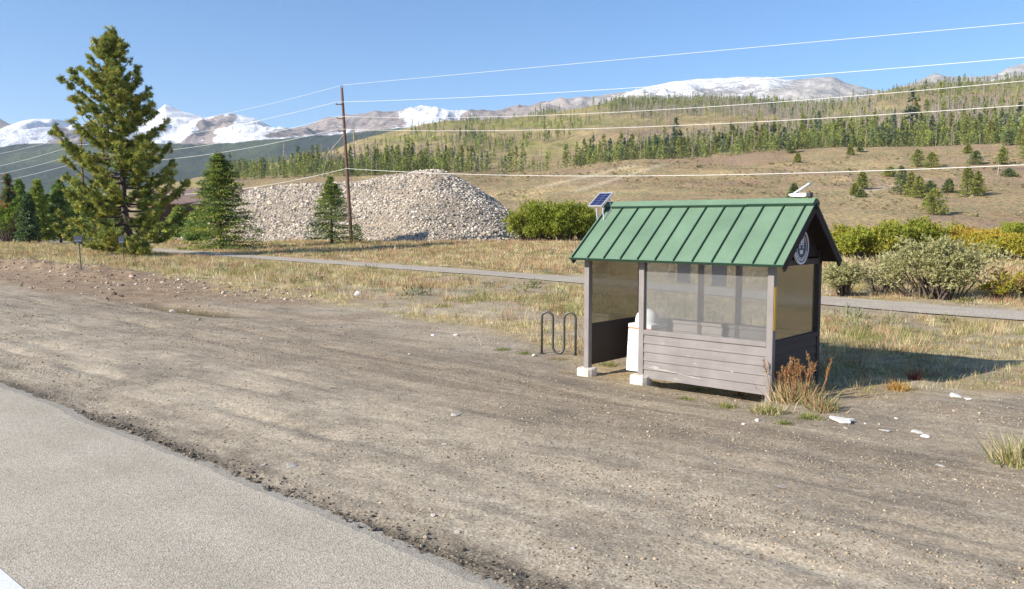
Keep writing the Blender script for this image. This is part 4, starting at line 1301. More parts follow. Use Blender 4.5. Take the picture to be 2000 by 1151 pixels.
xs = np.linspace(-56, 12, 200); ys = np.linspace(78, 132, 160)
xm, ym = np.meshgrid(xs, ys, indexing='xy')
zm = np.maximum(pile_z(xm, ym), gz(xm, ym) - .6)
M_COBBLE = leafmat('cobbles', 0.0, 0.0, 0.9)
M_PILE = paint('pile_gravel', lin(150, 136, 118), 0.95, 0.25, 1.5, bstr=.6)
pl = thing('rock_pile', 'long high heap of pale river cobbles behind the utility pole', 'rock pile', (0, 0, 0))
nr, na = xm.shape
I = np.arange(nr * na).reshape(nr, na)
quads = np.stack([I[:-1, :-1], I[:-1, 1:], I[1:, 1:], I[1:, :-1]], -1).reshape(-1, 4)
link('heap', mesh_np('heap', np.stack([xm, ym, zm], -1).reshape(-1, 3), [quads], [M_PILE], smooth=True), pl)
ICO = np.array([(0, 0, 1), (.894, 0, .447), (.276, .851, .447), (-.724, .526, .447), (-.724, -.526, .447), (.276, -.851, .447), (.724, .526, -.447), (-.276, .851, -.447), (-.894, 0, -.447), (-.276, -.851, -.447), (.724, -.526, -.447), (0, 0, -1)])
ICF = np.array([(0, 1, 2), (0, 2, 3), (0, 3, 4), (0, 4, 5), (0, 5, 1), (1, 6, 2), (2, 7, 3), (3, 8, 4), (4, 9, 5), (5, 10, 1), (2, 6, 7), (3, 7, 8), (4, 8, 9), (5, 9, 10), (1, 10, 6), (6, 11, 7), (7, 11, 8), (8, 11, 9), (9, 11, 10), (10, 11, 6)])


def rocks_mesh(name, C, size, cols, mat, r, flat=.75):
    n = len(C)
    V = ICO[None] * (1 + r.normal(0, .16, (n, 12, 1))) * (size[:, None] * r.uniform(.65, 1.25, (n, 3)) * [1, 1, flat])[:, None, :]
    th = r.random(n) * 6.283; ct, s_ = np.cos(th)[:, None], np.sin(th)[:, None]
    tl = r.normal(0, .35, n)[:, None]
    x, y, z = V[..., 0], V[..., 1], V[..., 2]
    x, z = x * np.cos(tl) - z * np.sin(tl), x * np.sin(tl) + z * np.cos(tl)
    V = np.stack([x * ct - y * s_, x * s_ + y * ct, z], -1) + C[:, None, :]
    Fc = (ICF[None] + (np.arange(n) * 12)[:, None, None]).reshape(-1, 3)
    return mesh_np(name, V.reshape(-1, 3), [Fc], [mat], col=np.repeat(cols, 12, 0))


r = np.random.default_rng(5)
n = 84000
cx_ = r.uniform(-50, 7, n); cy_ = r.uniform(82, 112, n)
cz = pile_z(cx_, cy_); ok = (cz > gz(cx_, cy_) - .25)
ok &= r.random(n) < .45 + .9 * sstep(.36, .52, fbm(cx_ / 3, cy_ / 3, 321, 4))
cx_, cy_, cz = cx_[ok], cy_[ok], cz[ok]
size = np.clip(r.lognormal(-2.46, .42, len(cx_)), .04, .36)
STN = [lin(212, 202, 188), lin(194, 183, 168), lin(176, 166, 153), lin(150, 142, 132), lin(202, 188, 168), lin(124, 117, 110)]
o = link('cobbles', rocks_mesh('cobbles', np.stack([cx_, cy_, cz + size * .15], -1), size, palette(STN, len(cx_), r, .08) * (.78 + .44 * fbm(cx_ / 5, cz / 1.6, 311, 4))[:, None], M_COBBLE, r), pl)
o['kind'] = 'stuff'

# ------------------------------------------------------------------ utility poles and wires
M_POLE = paint('pole_wood', lin(110, 82, 68), 0.9, 0.3, 1.2, grain=(20, 20, .8), bstr=.5)
M_WIRE = paint('wire_metal', (0.70, 0.70, 0.67), 0.5, 0.04, 2)
M_INS = paint('insulator_grey', (0.30, 0.30, 0.32), 0.4, 0.1, 9)
pbase = ground_at(687, 477)
ptop = at(667.5, 172, pbase[1])


def utility_pole(label, base, top, group):
    t = thing('utility_pole', label, 'utility pole', tuple(base), 0, group)
    a = np.array([0, 0, -.3]); b = np.asarray(top) - np.asarray(base)
    q = np.linspace(0, 1, 10)[:, None]
    MB().tube(a + (b - a) * q, np.linspace(.19, .125, 10), 12).build('shaft', M_POLE, t, smooth=True)
    for sx in (-.08, .09):
        MB().tube([b + [sx, -.02, -.5], b + [sx, -.02, .28]], [.035, .03], 8).build('pin', M_POLE, t)
    for f in (.895, .805, .725):
        c = b * f
        ins = MB().obox(c + [-.36, -.10, 0], (.30, 0, 0), (0, .035, 0), (0, 0, .045)).build('bracket', M_POLE, t)
        MB().lathe([(.001, .16), (.05, .15), (.065, .10), (.04, .07), (.06, .04), (.03, 0)], 10, tuple(c + [-.62, -.10, .05])).build('insulator', M_INS, ins)
    c = b * .487
    MB().lathe([(.001, .10), (.06, .09), (.06, -.06), (.001, -.07)], 10, tuple(c + [0, -.20, 0])).build('clamp', M_INS, t)
    return t, b


gp = 'poles of the roadside power line'
t1, b1 = utility_pole('brown wooden utility pole standing before the rock pile', pbase, ptop, gp)
# next pole along the line, its top showing beside the tall pine
q2 = at(158, 265, 117.0); q2b = np.array([q2[0], q2[1], float(gz(q2[0], q2[1]))])
t2_, b2 = utility_pole('far utility pole whose top pokes out left of the tall pine', q2b, q2, gp)
ATT = [(1.0, (0.03, -.02, .26)), (.895, (-.62, -.1, .22)), (.805, (-.62, -.1, .22)), (.725, (-.62, -.1, .22)), (.487, (0, -.2, 0))]
RIGHT = [[(1333, 105), (2000, 43)], [(1333, 165), (2000, 111)], [(1333, 212), (2000, 157)], [(1333, 245), (2000, 205)], [(1333, 343), (2000, 322)]]
LEFTW = [(430, 226), (430, 252), (430, 280), (430, 299), (478, 369)]
LAB = ['topmost pale wire running from the pole top across the sky', 'second wire from the top crossing the snowy ridge', 'third wire from the top crossing the upper hillside', 'fourth wire from the top along the forest on the hill', 'lowest wire, crossing the hill just above the shelter roof']
ldir = np.array([.735, -.68])
for k in range(5):
    f, o_ = ATT[k]
    A = pbase + b1 * f + np.array(o_)
    pts = []
    # right span: passes overhead toward the viewer's right
    def on_line(u, v):
        kx = (u - 1000) / F
        q = (A[0] - kx * CP * A[1]) / (kx * CP * ldir[1] - ldir[0])
        Y = A[1] + q * ldir[1]
        p = at(u, v, Y); return q, p
    (qa, pa), (qb, pb) = on_line(*RIGHT[k][0]), on_line(*RIGHT[k][1])
    cf = np.polyfit([0, qa, qb], [A[2], pa[2], pb[2]], 2)
    qs = np.linspace(0, 92, 50)
    right = [np.array([A[0] + ldir[0] * q, A[1] + ldir[1] * q, np.polyval(cf, min(q, 75)) + (q - min(q, 75)) * .04]) for q in qs]
    Bp = q2b + b2 * f + np.array(o_)
    u, v = LEFTW[k]
    dl = Bp[:2] - A[:2]
    kx = (u - 1000) / F * CP
    w = (A[0] - kx * A[1]) / (kx * dl[1] - dl[0])
    pm = at(u, v, A[1] + w * dl[1])
    cf = np.polyfit([0, w, 1], [A[2], pm[2], Bp[2]], 2)
    left = [np.array([A[0] + dl[0] * q, A[1] + dl[1] * q, np.polyval(cf, q)]) for q in np.linspace(0, 1, 26)[1:]]
    C_ = Bp[:2] + dl * 1.0
    zc_ = [13.2, 10.6, 9.4, 8.2, 6.2][k]
    far_ = [np.array([Bp[0] + dl[0] * q, Bp[1] + dl[1] * q, Bp[2] + (zc_ - Bp[2]) * q - 2.2 * q * (1 - q)]) for q in np.linspace(0, 1, 20)[1:]]
    P = np.array(far_[::-1] + left[::-1] + right)
    dist = np.linalg.norm(P - [0, 0, H], axis=1)
    o = MB().tube(P, [.013, .016, .015, .016, .020][k], 6).build('power_wire', M_WIRE, smooth=True)
    tag(o, LAB[k], 'wire', 'wires of the roadside power line')
gb_ = ground_at(612, 474)
o = MB().tube([pbase + b1 * .70 + [-.1, -.15, 0], at(640, 300, (pbase[1] + gb_[1]) / 2 - .3), [gb_[0] - .6, gb_[1], gb_[2]]], .016, 6).build('guy_wire', M_WIRE)
tag(o, 'thin guy wire slanting down left from the wooden utility pole', 'wire')

# ------------------------------------------------------------------ cabins beyond the trees
M_CABIN = paint('brown_cabin_wall', lin(96, 74, 62), 0.85, 0.2, 2, grain=(1, 1, 12))
M_CROOF = paint('brown_shingle', lin(128, 108, 100), 0.9, 0.2, 3)
M_PEACH = paint('peach_plaster', lin(214, 160, 130), 0.9, 0.1, 3)
M_WIN = paint('dark_window', (0.03, 0.035, 0.04), 0.2, 0.1, 3)


def cabin(label, loc, rz, w, d, hw_, hr, mroof, wallmat=None, gable=None):
    t = thing('cabin', label, 'cabin', tuple(loc), rz)
    wl = MB().box(-w / 2, w / 2, -d / 2, d / 2, -.5, hw_).prism([(-w / 2, -d / 2, hw_), (-w / 2, d / 2, hw_), (-w / 2, 0, hw_ + hr - .1)], (w, 0, 0)).build('wall', wallmat or M_CABIN, t)
    rf = MB()
    for sg in (-1, 1):
        rf.prism([(-w / 2 - .5, sg * (d / 2 + .6), hw_ - .25), (-w / 2 - .5, 0, hw_ + hr), (-w / 2 - .5, 0, hw_ + hr + .2), (-w / 2 - .5, sg * (d / 2 + .6), hw_ - .05)], (w + 1, 0, 0))
    rf.build('roof', mroof, t)
    for x in (-.3, .05, .3):
        wf = MB().box(x * w - .6, x * w + .6, -d / 2 - .05, -d / 2 + .02, 1.1, 2.3).build('window', M_WIN, t)
        MB().box(x * w - .68, x * w + .68, -d / 2 - .07, -d / 2 - .051, 1.0, 1.09).build('sill', M_CROOF, wf)
    if gable:
        MB().box(*gable).build('plaster_bay', M_PEACH, t)
    return t


p = at(405, 455, 128.0); p[2] = float(gz(p[0], p[1]))
cabin('long brown roofed cabin with peach bay half hidden behind the pines', p, .12, 13.5, 8, 4.9, 2.0, M_CROOF, gable=(-7.4, -5.9, -4.9, -4.0, 2.5, 5.0))
p = at(-22, 455, 132.0); p[2] = float(gz(p[0], p[1]))
cabin('brown cabin at the left edge showing only its sloping roof', p, .9, 9, 7, 4.0, 2.6, M_CROOF)
p = at(100, 455, 140.0); p[2] = float(gz(p[0], p[1]))
t = thing('flat_roofed_house', 'small tan house with white roof edge behind the left conifers', 'house', tuple(p), .1)
MB().box(-1.6, 1.9, -2.5, 2.5, -.3, 5.75).build('wall', paint('tan_wall', lin(150, 134, 116), .9, .1, 2), t)
MB().box(-2.1, 2.4, -3.0, 3.0, 5.752, 6.05).build('roof', M_WHITE, t)
MB().box(.2, 1.2, -2.56, -2.501, 2.4, 3.6).build('window', M_WIN, t)

# ------------------------------------------------------------------ small roadside signs on the left
M_SIGNB = paint('slate_blue_sign', lin(52, 60, 78), 0.6, 0.15, 8)
M_SIGNP = paint('pale_blue_sign', lin(84, 98, 120), 0.6, 0.1, 8)
M_PGREEN = paint('green_post', lin(74, 110, 78), 0.6, 0.1, 8)


def small_sign(label, ub, vb, ut, vt, wpx, hpx, shape):
    b = ground_at(ub, vb); tp = at(ut, vt, b[1])
    t = thing('post_sign', label, 'sign', tuple(b))
    d = tp - b; k = b[1] / F
    MB().tube([(0, 0, -.2), tuple(d * .98)], .028, 8).build('post', M_STEEL, t)
    w_, h_ = wpx * k / 2, hpx * k / 2
    c = d - np.array([0, .05, h_])
    if shape == 'wide':
        ol = [(-1, .9), (-.8, 1), (.8, 1), (1, .9), (1, -.5), (.75, -1), (-.75, -1), (-1, -.5)]
    else:
        ol = [(-.6, 1), (.6, 1), (1, .6), (1, -.4), (.55, -1), (-.55, -1), (-1, -.4), (-1, .6)]
    bd = MB().prism([(c[0] + x * w_, c[1], c[2] + z * h_) for x, z in ol], (0, .03, 0)).build('board', M_SIGNB, t)
    MB().prism([(c[0] + x * w_ * .8, c[1] - .003, c[2] + (z * .22 - .55) * h_) for x, z in ((-1, -1), (1, -1), (1, 1), (-1, 1))], (0, -.004, 0)).build('stripe', M_SIGNP, bd)
    return t


small_sign('slate blue wide sign on a thin post left of the tall pine', 159, 527, 153, 461, 17, 12, 'wide')
small_sign('small slate blue shield sign on a post before the tall pine trunk', 243, 512, 237, 461, 11, 15, 'shield')
b = ground_at(65, 470)
t = thing('marker_post', 'thin green marker post with a tiny green tag beside the path', 'post', tuple(b))
tp = at(62, 424, b[1]) - b
MB().tube([(0, 0, -.2), tuple(tp)], .045, 6).build('post', M_PGREEN, t)
MB().box(tp[0] * .7 + .05, tp[0] * .7 + .55, -.06, -.03, tp[2] * .62, tp[2] * .74).build('tag', M_PGREEN, t)
b = ground_at(87, 452)
t = thing('tilted_board', 'small bright white board on short legs beyond the path at left', 'board', tuple(b))
k = b[1] / F
tz_ = (452 - 438) * k
MB().obox((0, 0, tz_), (6.5 * k, 0, .15 * k), (0, .25, .18), (0, -.02, .03)).build('panel', M_WHITE, t)
for sx in (-3.5, 3.5): MB().tube([(sx * k, 0, -.2), (sx * k, 0, tz_)], .04, 6).build('leg', M_STEEL, t)

# ------------------------------------------------------------------ hillside forest
FG = np.array([lin(108, 112, 56), lin(122, 124, 62), lin(94, 102, 54), lin(130, 130, 68)]) * 1.45
FB = np.array([lin(74, 88, 64), lin(64, 78, 60), lin(86, 96, 64)]) * 1.6
FD = [lin(164, 150, 140), lin(148, 136, 128), lin(178, 166, 152)]


def forest_proto(seed, cols, h=12.0, rad=2.0, nb=60, per=7, leaf=.72, shape=.75):
    lv = conifer_arrays(h, rad, seed, nb, per, leaf, cols, shape=shape, z0=.04, droop=.10, ragged=.3)
    V = np.concatenate(lv.V); C = np.concatenate(lv.C)
    tv = MB().tube([(0, 0, -.8), (0, 0, h * .9)], [.16, .04], 5, cap=False)
    TV = np.concatenate(tv.V)
    F4 = np.array(tv.F[4])
    return V, C, TV, F4


PGF = None


def dead_proto(seed, h=12.0):
    r = np.random.default_rng(seed)
    tv = MB().tube([(0, 0, -.8), (.05, 0, h * .6), (.0, 0.1, h)], [.22, .17, .07], 5, cap=False)
    lv = Leaves(); n = 70
    zb = r.uniform(.22, .97, n) * h
    az = r.random(n) * 6.283
    ln = (1 - zb / h) ** .6 * 1.5 * r.uniform(.5, 1.1, n) + .25
    P = np.stack([0 * zb, 0 * zb, zb], -1)
    d = unit(np.stack([np.cos(az), np.sin(az), r.uniform(-.3, .25, n)], -1))
    lv.tris(P, d, ln, .24, palette(FD, n, r), r)
    return np.concatenate(lv.V), np.concatenate(lv.C), np.concatenate(tv.V), np.array(tv.F[4])


def proto_mesh(name, pr):
    V, C, TV, F4 = pr
    allV = np.concatenate([V, TV])
    col = np.concatenate([C, np.tile(np.array(FD[0]) * (.35 if name != 'dead_pine' else .9), (len(TV), 1))])
    return mesh_np(name, allV, [np.arange(len(V)).reshape(-1, 3), F4 + len(V)], [M_FOREST], col=col)


PG = [forest_proto(500 + i, FG if i < 5 else FB, rad=[1.8, 2.2, 2.0, 2.4, 1.7, 1.9, 1.6][i], shape=[.8, .7, .65, .75, .9, .8, .9][i]) for i in range(7)]
PD = [dead_proto(600 + i) for i in range(4)]
PGF = [forest_proto(540 + i, FG if i < 4 else FB, rad=[1.9, 2.2, 1.8, 2.4, 1.8][i], nb=40, per=4, leaf=.98, shape=[.8, .7, .65, .75, .9][i]) for i in range(5)]


def hill_uv(u, Y):
    x = (u - 1000) / F * Y * CP
    z = hill_z(x, Y)
    v = 575.5 - F * np.tan(np.arctan2(z - H, Y) + PITCH)
    return x, z, v


r = np.random.default_rng(99)
n = 120000
U_ = r.uniform(420, 2080, n); Y_ = np.sqrt(r.uniform(452.0 ** 2, 1420.0 ** 2, n))
X_, Z_, V_ = hill_uv(U_, Y_)
edge = np.interp(U_, HU, H3); skyl = np.interp(U_, HU, SKY)
rel = edge - V_                                   # px above the terrace edge
clump = fbm(X_ / 38, Y_ / 60, 401, 4)
dn = np.zeros(n)
# dense band right behind the terrace edge
band = np.interp(U_, [420, 470, 560, 590, 700, 900, 1000, 1100, 1140, 1300, 1500, 1700, 1900, 2080], [8, 12, 14, 22, 26, 26, 12, 8, 12, 30, 46, 56, 58, 62])
dn = np.maximum(dn, sstep(1.0, .75, rel / band) * np.interp(U_, [420, 560, 600, 880, 960, 1100, 1150, 1250, 2080], [.25, .2, .9, .9, .15, .15, .7, .95, .9]) * (.35 + 1.1 * sstep(.38, .55, clump)))
# upper forest on the right
up = sstep(1480, 1640, U_) * sstep(band * .8, band * 1.1, rel)
dn = np.maximum(dn, up * (.05 + 1.2 * sstep(.46, .60, clump)) * .62)
# plateau forest in the middle
pl_ = sstep(1150, 1230, U_) * sstep(1640, 1560, U_) * sstep(30, 18, V_ - skyl - 4)
dn = np.maximum(dn, pl_ * 1.3)
dn = np.maximum(dn, .16 * sstep(.5, .62, clump))
dn = np.maximum(dn, .6 * np.exp(-((U_ - 1062) / 26) ** 2) * sstep(8, 3, V_ - skyl))
dn = np.maximum(dn, .5 * np.exp(-((U_ - 925) / 40) ** 2 - ((V_ - 282) / 10) ** 2))
keep = r.random(n) < dn * np.interp(Y_, [450, 600, 1000, 1400], [.60, .42, .26, .22])
U_, Y_, X_, Z_, V_, rel, band, clump = (a[keep] for a in (U_, Y_, X_, Z_, V_, rel, band, clump))
N_ = len(U_)
pdead = np.clip(np.interp(U_, [420, 590, 700, 1000, 1250, 1400, 1600, 2080], [.1, .3, .35, .2, .3, .45, .4, .35]) * np.interp(rel / band, [0, .3, .55, 1, 2], [.1, .5, 1.8, 1.9, 1.3]), 0, .88)
lowedge = (U_ > 1150) & (U_ < 1560) & (V_ > np.interp(U_, HU, SKY) + 18) & (Y_ > 700)
pdead = np.where(lowedge, .85, pdead)
isdead = r.random(N_) < pdead
hh = r.lognormal(math.log(8.2), .32, N_) * np.where(isdead, 1.08, 1.0) * np.where((rel < 5) & ~isdead, r.uniform(.5, 1.0, N_), 1) * np.interp(Y_, [450, 1000, 1400], [1, .92, .85])
ww = hh / 12 * r.uniform(.85, 1.35, N_)
rot = r.random(N_) * 6.283
order = np.argsort(-hh / Y_)


def mass(name, idx, protos, matcols):
    VV, CC, Tr, Q, o = [], [], [], [], 0
    for i in idx:
        V, C, TV, F4 = protos[int(r.integers(0, len(protos)))]
        k = 1.0 + r.normal(0, .12)
        allV = np.concatenate([V, TV]) * [ww[i], ww[i], hh[i] / 12]
        c, s_ = math.cos(rot[i]), math.sin(rot[i])
        W = np.stack([allV[:, 0] * c - allV[:, 1] * s_ + X_[i], allV[:, 0] * s_ + allV[:, 1] * c + Y_[i], allV[:, 2] + Z_[i]], -1)
        VV.append(W); CC.append(np.concatenate([C * k, np.tile(np.array(FD[0]) * matcols, (len(TV), 1))]))
        Tr.append(np.arange(len(V)).reshape(-1, 3) + o); Q.append(F4 + len(V) + o); o += len(W)
    me = mesh_np(name, np.concatenate(VV), [np.concatenate(Tr), np.concatenate(Q)], [M_FOREST], col=np.concatenate(CC))
    return tag(link(name, me), kind='stuff')


live = [i for i in order if not isdead[i]]; dead = [i for i in order if isdead[i]]
GM = [proto_mesh('forest_pine', p) for p in PG]; DM = [proto_mesh('dead_pine', p) for p in PD]
for lst, meshes, nm, lab, cat, grp in ((live, GM, 'forest_pine', 'green pine in the dense forest edge along the top of the brown slope', 'pine tree', 'green pines of the hillside forest edge'),
                                       (dead, DM, 'dead_pine', 'bare grey dead pine standing among the green pines on the hill', 'dead tree', 'grey dead pines of the hillside forest')):
    for i in lst[:285]:
        o = link(nm, meshes[int(r.integers(0, len(meshes)))], None, (X_[i], Y_[i], Z_[i]), (0, 0, rot[i]))
        o.scale = (ww[i], ww[i], hh[i] / 12)
        tag(o, lab, cat, grp)
mass('forest', live[285:], PGF, .35)
if len(dead) > 285: mass('dead_forest', dead[285:], PD, .9)
print('pbase', pbase, pile_z(pbase[0], pbase[1]), gz(pbase[0], pbase[1]))
print('forest', len(live), len(dead))

# single pines scattered over the open brown slope
HP = [(1549, 389, 361, 16, 'small pine on the slope just left of the white solar lamp'), (1554, 318, 300, 11, 'tiny pine alone below the forest edge above the solar lamp'),
      (1656, 303, 284, 12, 'tiny pine at the lower edge of forest, left of its twin'), (1675, 297, 283, 10, 'tiny pine at the lower forest edge, right of its twin'),
      (1681, 370, 337, 20, 'pointed pine beside the pale bank right of the shelter gable'), (1667, 383, 360, 13, 'narrow small pine left of the pointed pine by pale bank'), (1680, 386, 372, 13, 'low round pine below the pointed pine by the pale bank'),
      (1787, 327, 295, 26, 'tall pine of the upper pair in the middle of the slope'), (1815, 328, 300, 25, 'dark pine of the upper pair in the middle of the slope'),
      (1757, 381, 328, 30, 'tallest pine of the mid slope clump'), (1776, 384, 340, 22, 'leaning broad pine right against the tallest pine of the clump'), (1792, 387, 348, 22, 'medium pine right of the tallest in the mid slope clump'), (1814, 378, 356, 20, 'short pine at the right end of the mid slope clump'),
      (1824, 420, 372, 36, 'lowest dark bushy pine below the mid slope clump'), (1812, 405, 384, 18, 'small pine leaning on the lowest dark bushy pine'), (1850, 377, 352, 22, 'faint pale shrubby pine right of the mid slope clump'),
      (1886, 384, 328, 26, 'taller pine of the pair on the right of the slope'), (1907, 384, 338, 22, 'shorter pine of the pair on the right of the slope'),
      (1900, 322, 297, 24, 'round pine below the forest left of the bare snag'), (1884, 300, 284, 13, 'small pine in the tan clearing at upper right'), (1952, 322, 290, 18, 'narrow pine just right of the bare snag'),
      (1962, 285, 258, 16, 'slim dark pine in the tan clearing at upper right'), (1995, 312, 258, 26, 'tall pine at the right edge below the forest'), (1985, 284, 254, 18, 'pine at the forest edge near the right edge'), (1966, 345, 331, 24, 'low yellowish shrub pine under the bare snag'),
      (1735, 345, 328, 22, 'pale low shrub pine left of the upper pair'), (1800, 286, 262, 18, 'pine standing out at forest edge above upper pair'), (1540, 300, 276, 14, 'bushy pine at the forest edge left of the shelter gable')]


def on_hill(u, v):
    Y = np.linspace(205, 640, 900)
    x, z, vv = hill_uv(np.full_like(Y, u), Y)
    i = int(np.argmax(vv < v)) if (vv < v).any() else len(Y) - 1
    return np.array([x[i], Y[i], z[i]])


for i, (u, vb, vt, w_, lab) in enumerate(HP):
    p = on_hill(u, vb); k = p[1] / F
    conifer('slope_pine', lab, 'pine tree', p, (vb - vt) * k * 1.06, w_ * k * .72, 700 + i, [*FG, lin(150, 154, 80)] if i % 3 else [*FG[:2], *FB], nb=200, per=14, leaf=max(.5, 2.0 * k), shape=.55, ragged=.25)
p = on_hill(1944.5, 341); k = p[1] / F
t = thing('bare_snag', 'pale bare dead trunk standing on the slope at upper right', 'dead tree', tuple(p))
MB().tube([(0, 0, -.3), (.1, 0, 10 * k), (0, 0, 24 * k)], [.28, .2, .08], 6).build('trunk', M_DEADWOOD, t)
MB().tube([(.1, 0, 12 * k), (1.2, .2, 15 * k)], [.1, .03], 5).tube([(.05, 0, 16 * k), (-1.0, .1, 18 * k)], [.08, .03], 5).build('limbs', M_DEADWOOD, t)
# scrub dotted over the slope: too many to count
n = 5200
U2 = r.uniform(900, 2060, n); Y2 = np.sqrt(r.uniform(210.0 ** 2, 455.0 ** 2, n))
X2_, Z2_, V2_ = hill_uv(U2, Y2)
kk = fbm(X2_ / 18, Y2 / 25, 431, 3) > .5
X2_, Y2, Z2_ = X2_[kk], Y2[kk], Z2_[kk]
n = len(X2_); m = 12
C0 = np.repeat(np.stack([X2_, Y2, Z2_], -1), m, 0)
sz = np.repeat(r.lognormal(math.log(.42), .4, n), m)
d = unit(r.normal(size=(n * m, 3)) + [0, 0, .6]); d[:, 2] = np.abs(d[:, 2])
lv = Leaves()
lv.tris(C0 + d * sz[:, None] * .4, d, sz, sz * .7, np.repeat(palette([lin(160, 152, 114), lin(176, 164, 126), lin(150, 144, 104), lin(172, 148, 116)], n, r), m, 0), r)
tag(link('hill_sagebrush', lv.mesh('hill_sagebrush', M_GRASS)), kind='stuff')

# ------------------------------------------------------------------ grass and weeds (stuff)
STRAW = [lin(214, 198, 154), lin(202, 184, 138), lin(226, 212, 174), lin(188, 170, 126)]
REDW = [lin(178, 140, 110), lin(192, 158, 124), lin(160, 120, 95), lin(202, 176, 142)]
GRNW = [lin(128, 136, 72), lin(146, 148, 84), lin(108, 120, 62), lin(164, 160, 100)]


def grass_points(n, rmin, rmax, r, p=1.35):
    """points spread over the view wedge, denser near the camera"""
    a = r.uniform(-.60, .60, n)
    q = r.random(n)
    e = 2 - p
    rr_ = (rmin ** e + q * (rmax ** e - rmin ** e)) ** (1 / e)
    return rr_ * np.sin(a), rr_ * np.cos(a)


def shelter_local(x, y):
    c, s = math.cos(SH_YAW), math.sin(SH_YAW)
    dx, dy = x - SH_O[0], y - SH_O[1]
    return c * dx + s * dy, -s * dx + c * dy


r = np.random.default_rng(1234)
gx_, gy_ = grass_points(64000, 10.5, 125, r)
s_, t_ = st(gx_, gy_)
ed = grass_edge(t_)
nn = fbm(gx_ / 2.2, gy_ / 2.2, 41, 4) - .5
prob = sstep(-.4, 1.6, s_ - ed + nn * 3.0)
bare_ = sstep(0.52, 0.62, fbm(gx_ / 3.5, gy_ / 3.5, 77, 4)) * (1 - sstep(24, 32, s_)) * sstep(-40, -20, t_)
prob = prob * (1 - .9 * bare_ * (t_ < -6)) * np.where(s_ < 24, .85, 1.0)
berm = np.exp(-((s_ - 12.0) / 1.3) ** 2) * sstep(-33, -38, t_)
prob = prob * (1 - .85 * berm)
hole = np.exp(-((s_ - 7.55 - .03 * (t_ + 24.3)) / .33) ** 2 - ((t_ + 24.3) / 2.0) ** 2)
prob = np.where(hole > .3, .18, prob)
prob = prob * (np.abs(s_ - path_s(t_)) > 1.75)
lx_, ly_ = shelter_local(gx_, gy_)
prob = prob * ~((lx_ > -3.5) & (lx_ < .12) & (ly_ > -.6) & (ly_ < 1.8))
prob = prob * (pile_z(gx_, gy_) < gz(gx_, gy_) + .1)
keep = r.random(len(gx_)) < prob
gx_, gy_, s_, t_, hole = gx_[keep], gy_[keep], s_[keep], t_[keep], hole[keep]
gzz = gz(gx_, gy_)
rad_ = np.hypot(gx_, gy_)
f1 = fbm(gx_ / 5, gy_ / 5, 141, 4); f2 = fbm(gx_ / 3, gy_ / 3, 151, 4)
dpath = s_ - path_s(t_)
edge_d = s_ - grass_edge(t_)
lx_, ly_ = shelter_local(gx_, gy_)
pg = .40 + .70 * sstep(.5, .66, f1) + .35 * np.exp(-((dpath + 2.6) / 1.2) ** 2) + .55 * ((lx_ > 0) & (lx_ < 6) & (s_ < 15)) + hole * 9
pr = .22 + .6 * sstep(.5, .64, f2) + .25 * (dpath > 2) - .15 * (edge_d < 2)
ps = .38 + 1.0 * (edge_d < 2.2) * (t_ < -8)
tot = pg + pr + ps
uq = r.random(len(gx_)) * tot
cls = np.where(uq < ps, 0, np.where(uq < ps + pr, 1, 2))
print('tufts', len(gx_))


def grass_obj(name, mask, cols, hmean, blades, spread, lean, wid):
    x, y, z, rd = gx_[mask], gy_[mask], gzz[mask], rad_[mask]
    n = len(x)
    hgt = hmean * .86 * r.lognormal(0, .36, n) * np.interp(rd, [10, 40, 120], [.8, 1, 1.25]) * np.clip(.5 + .3 * edge_d[mask], .45, 1.0) * np.clip(.25 + .28 * (np.abs(dpath[mask]) - 1.4), .35, 1.0)
    hgt = hgt * np.where((lx_[mask] > 0) & (lx_[mask] < 7) & (s_[mask] < 17), .6, 1.0)
    hgt = np.where(hole[mask] > .3, .09, hgt)
    bx = np.repeat(np.stack([x, y, z - .02], -1), blades, 0)
    off = r.normal(0, spread, (n * blades, 2)) * np.repeat(np.interp(rd, [10, 40, 120], [.75, 1.2, 3.0]), blades)[:, None]
    bx[:, :2] += off
    d = unit(np.concatenate([r.normal(0, lean, (n * blades, 2)) + off * .8, np.ones((n * blades, 1))], 1))
    ln = np.repeat(hgt, blades) * r.uniform(.55, 1.2, n * blades)
    w = wid * np.repeat(np.interp(rd, [10, 30, 60, 120], [.7, 1.6, 3.0, 6.0]), blades) * r.uniform(.7, 1.3, n * blades)
    tone = np.repeat(palette(cols, n, r, .1), blades, 0) * (1 + r.normal(0, .12, (n * blades, 1)))
    lv = Leaves(); lv.tris(bx, d, ln, w, tone, r)
    return tag(link(name, lv.mesh(name, M_GRASS)), kind='stuff')


grass_obj('dry_grass', cls == 0, STRAW, .24, 16, .10, .34, .010)
grass_obj('red_weeds', cls == 1, REDW + STRAW[:1], .28, 13, .11, .30, .012)
grass_obj('green_grass', cls == 2, GRNW + STRAW[3:], .21, 15, .11, .38, .011)

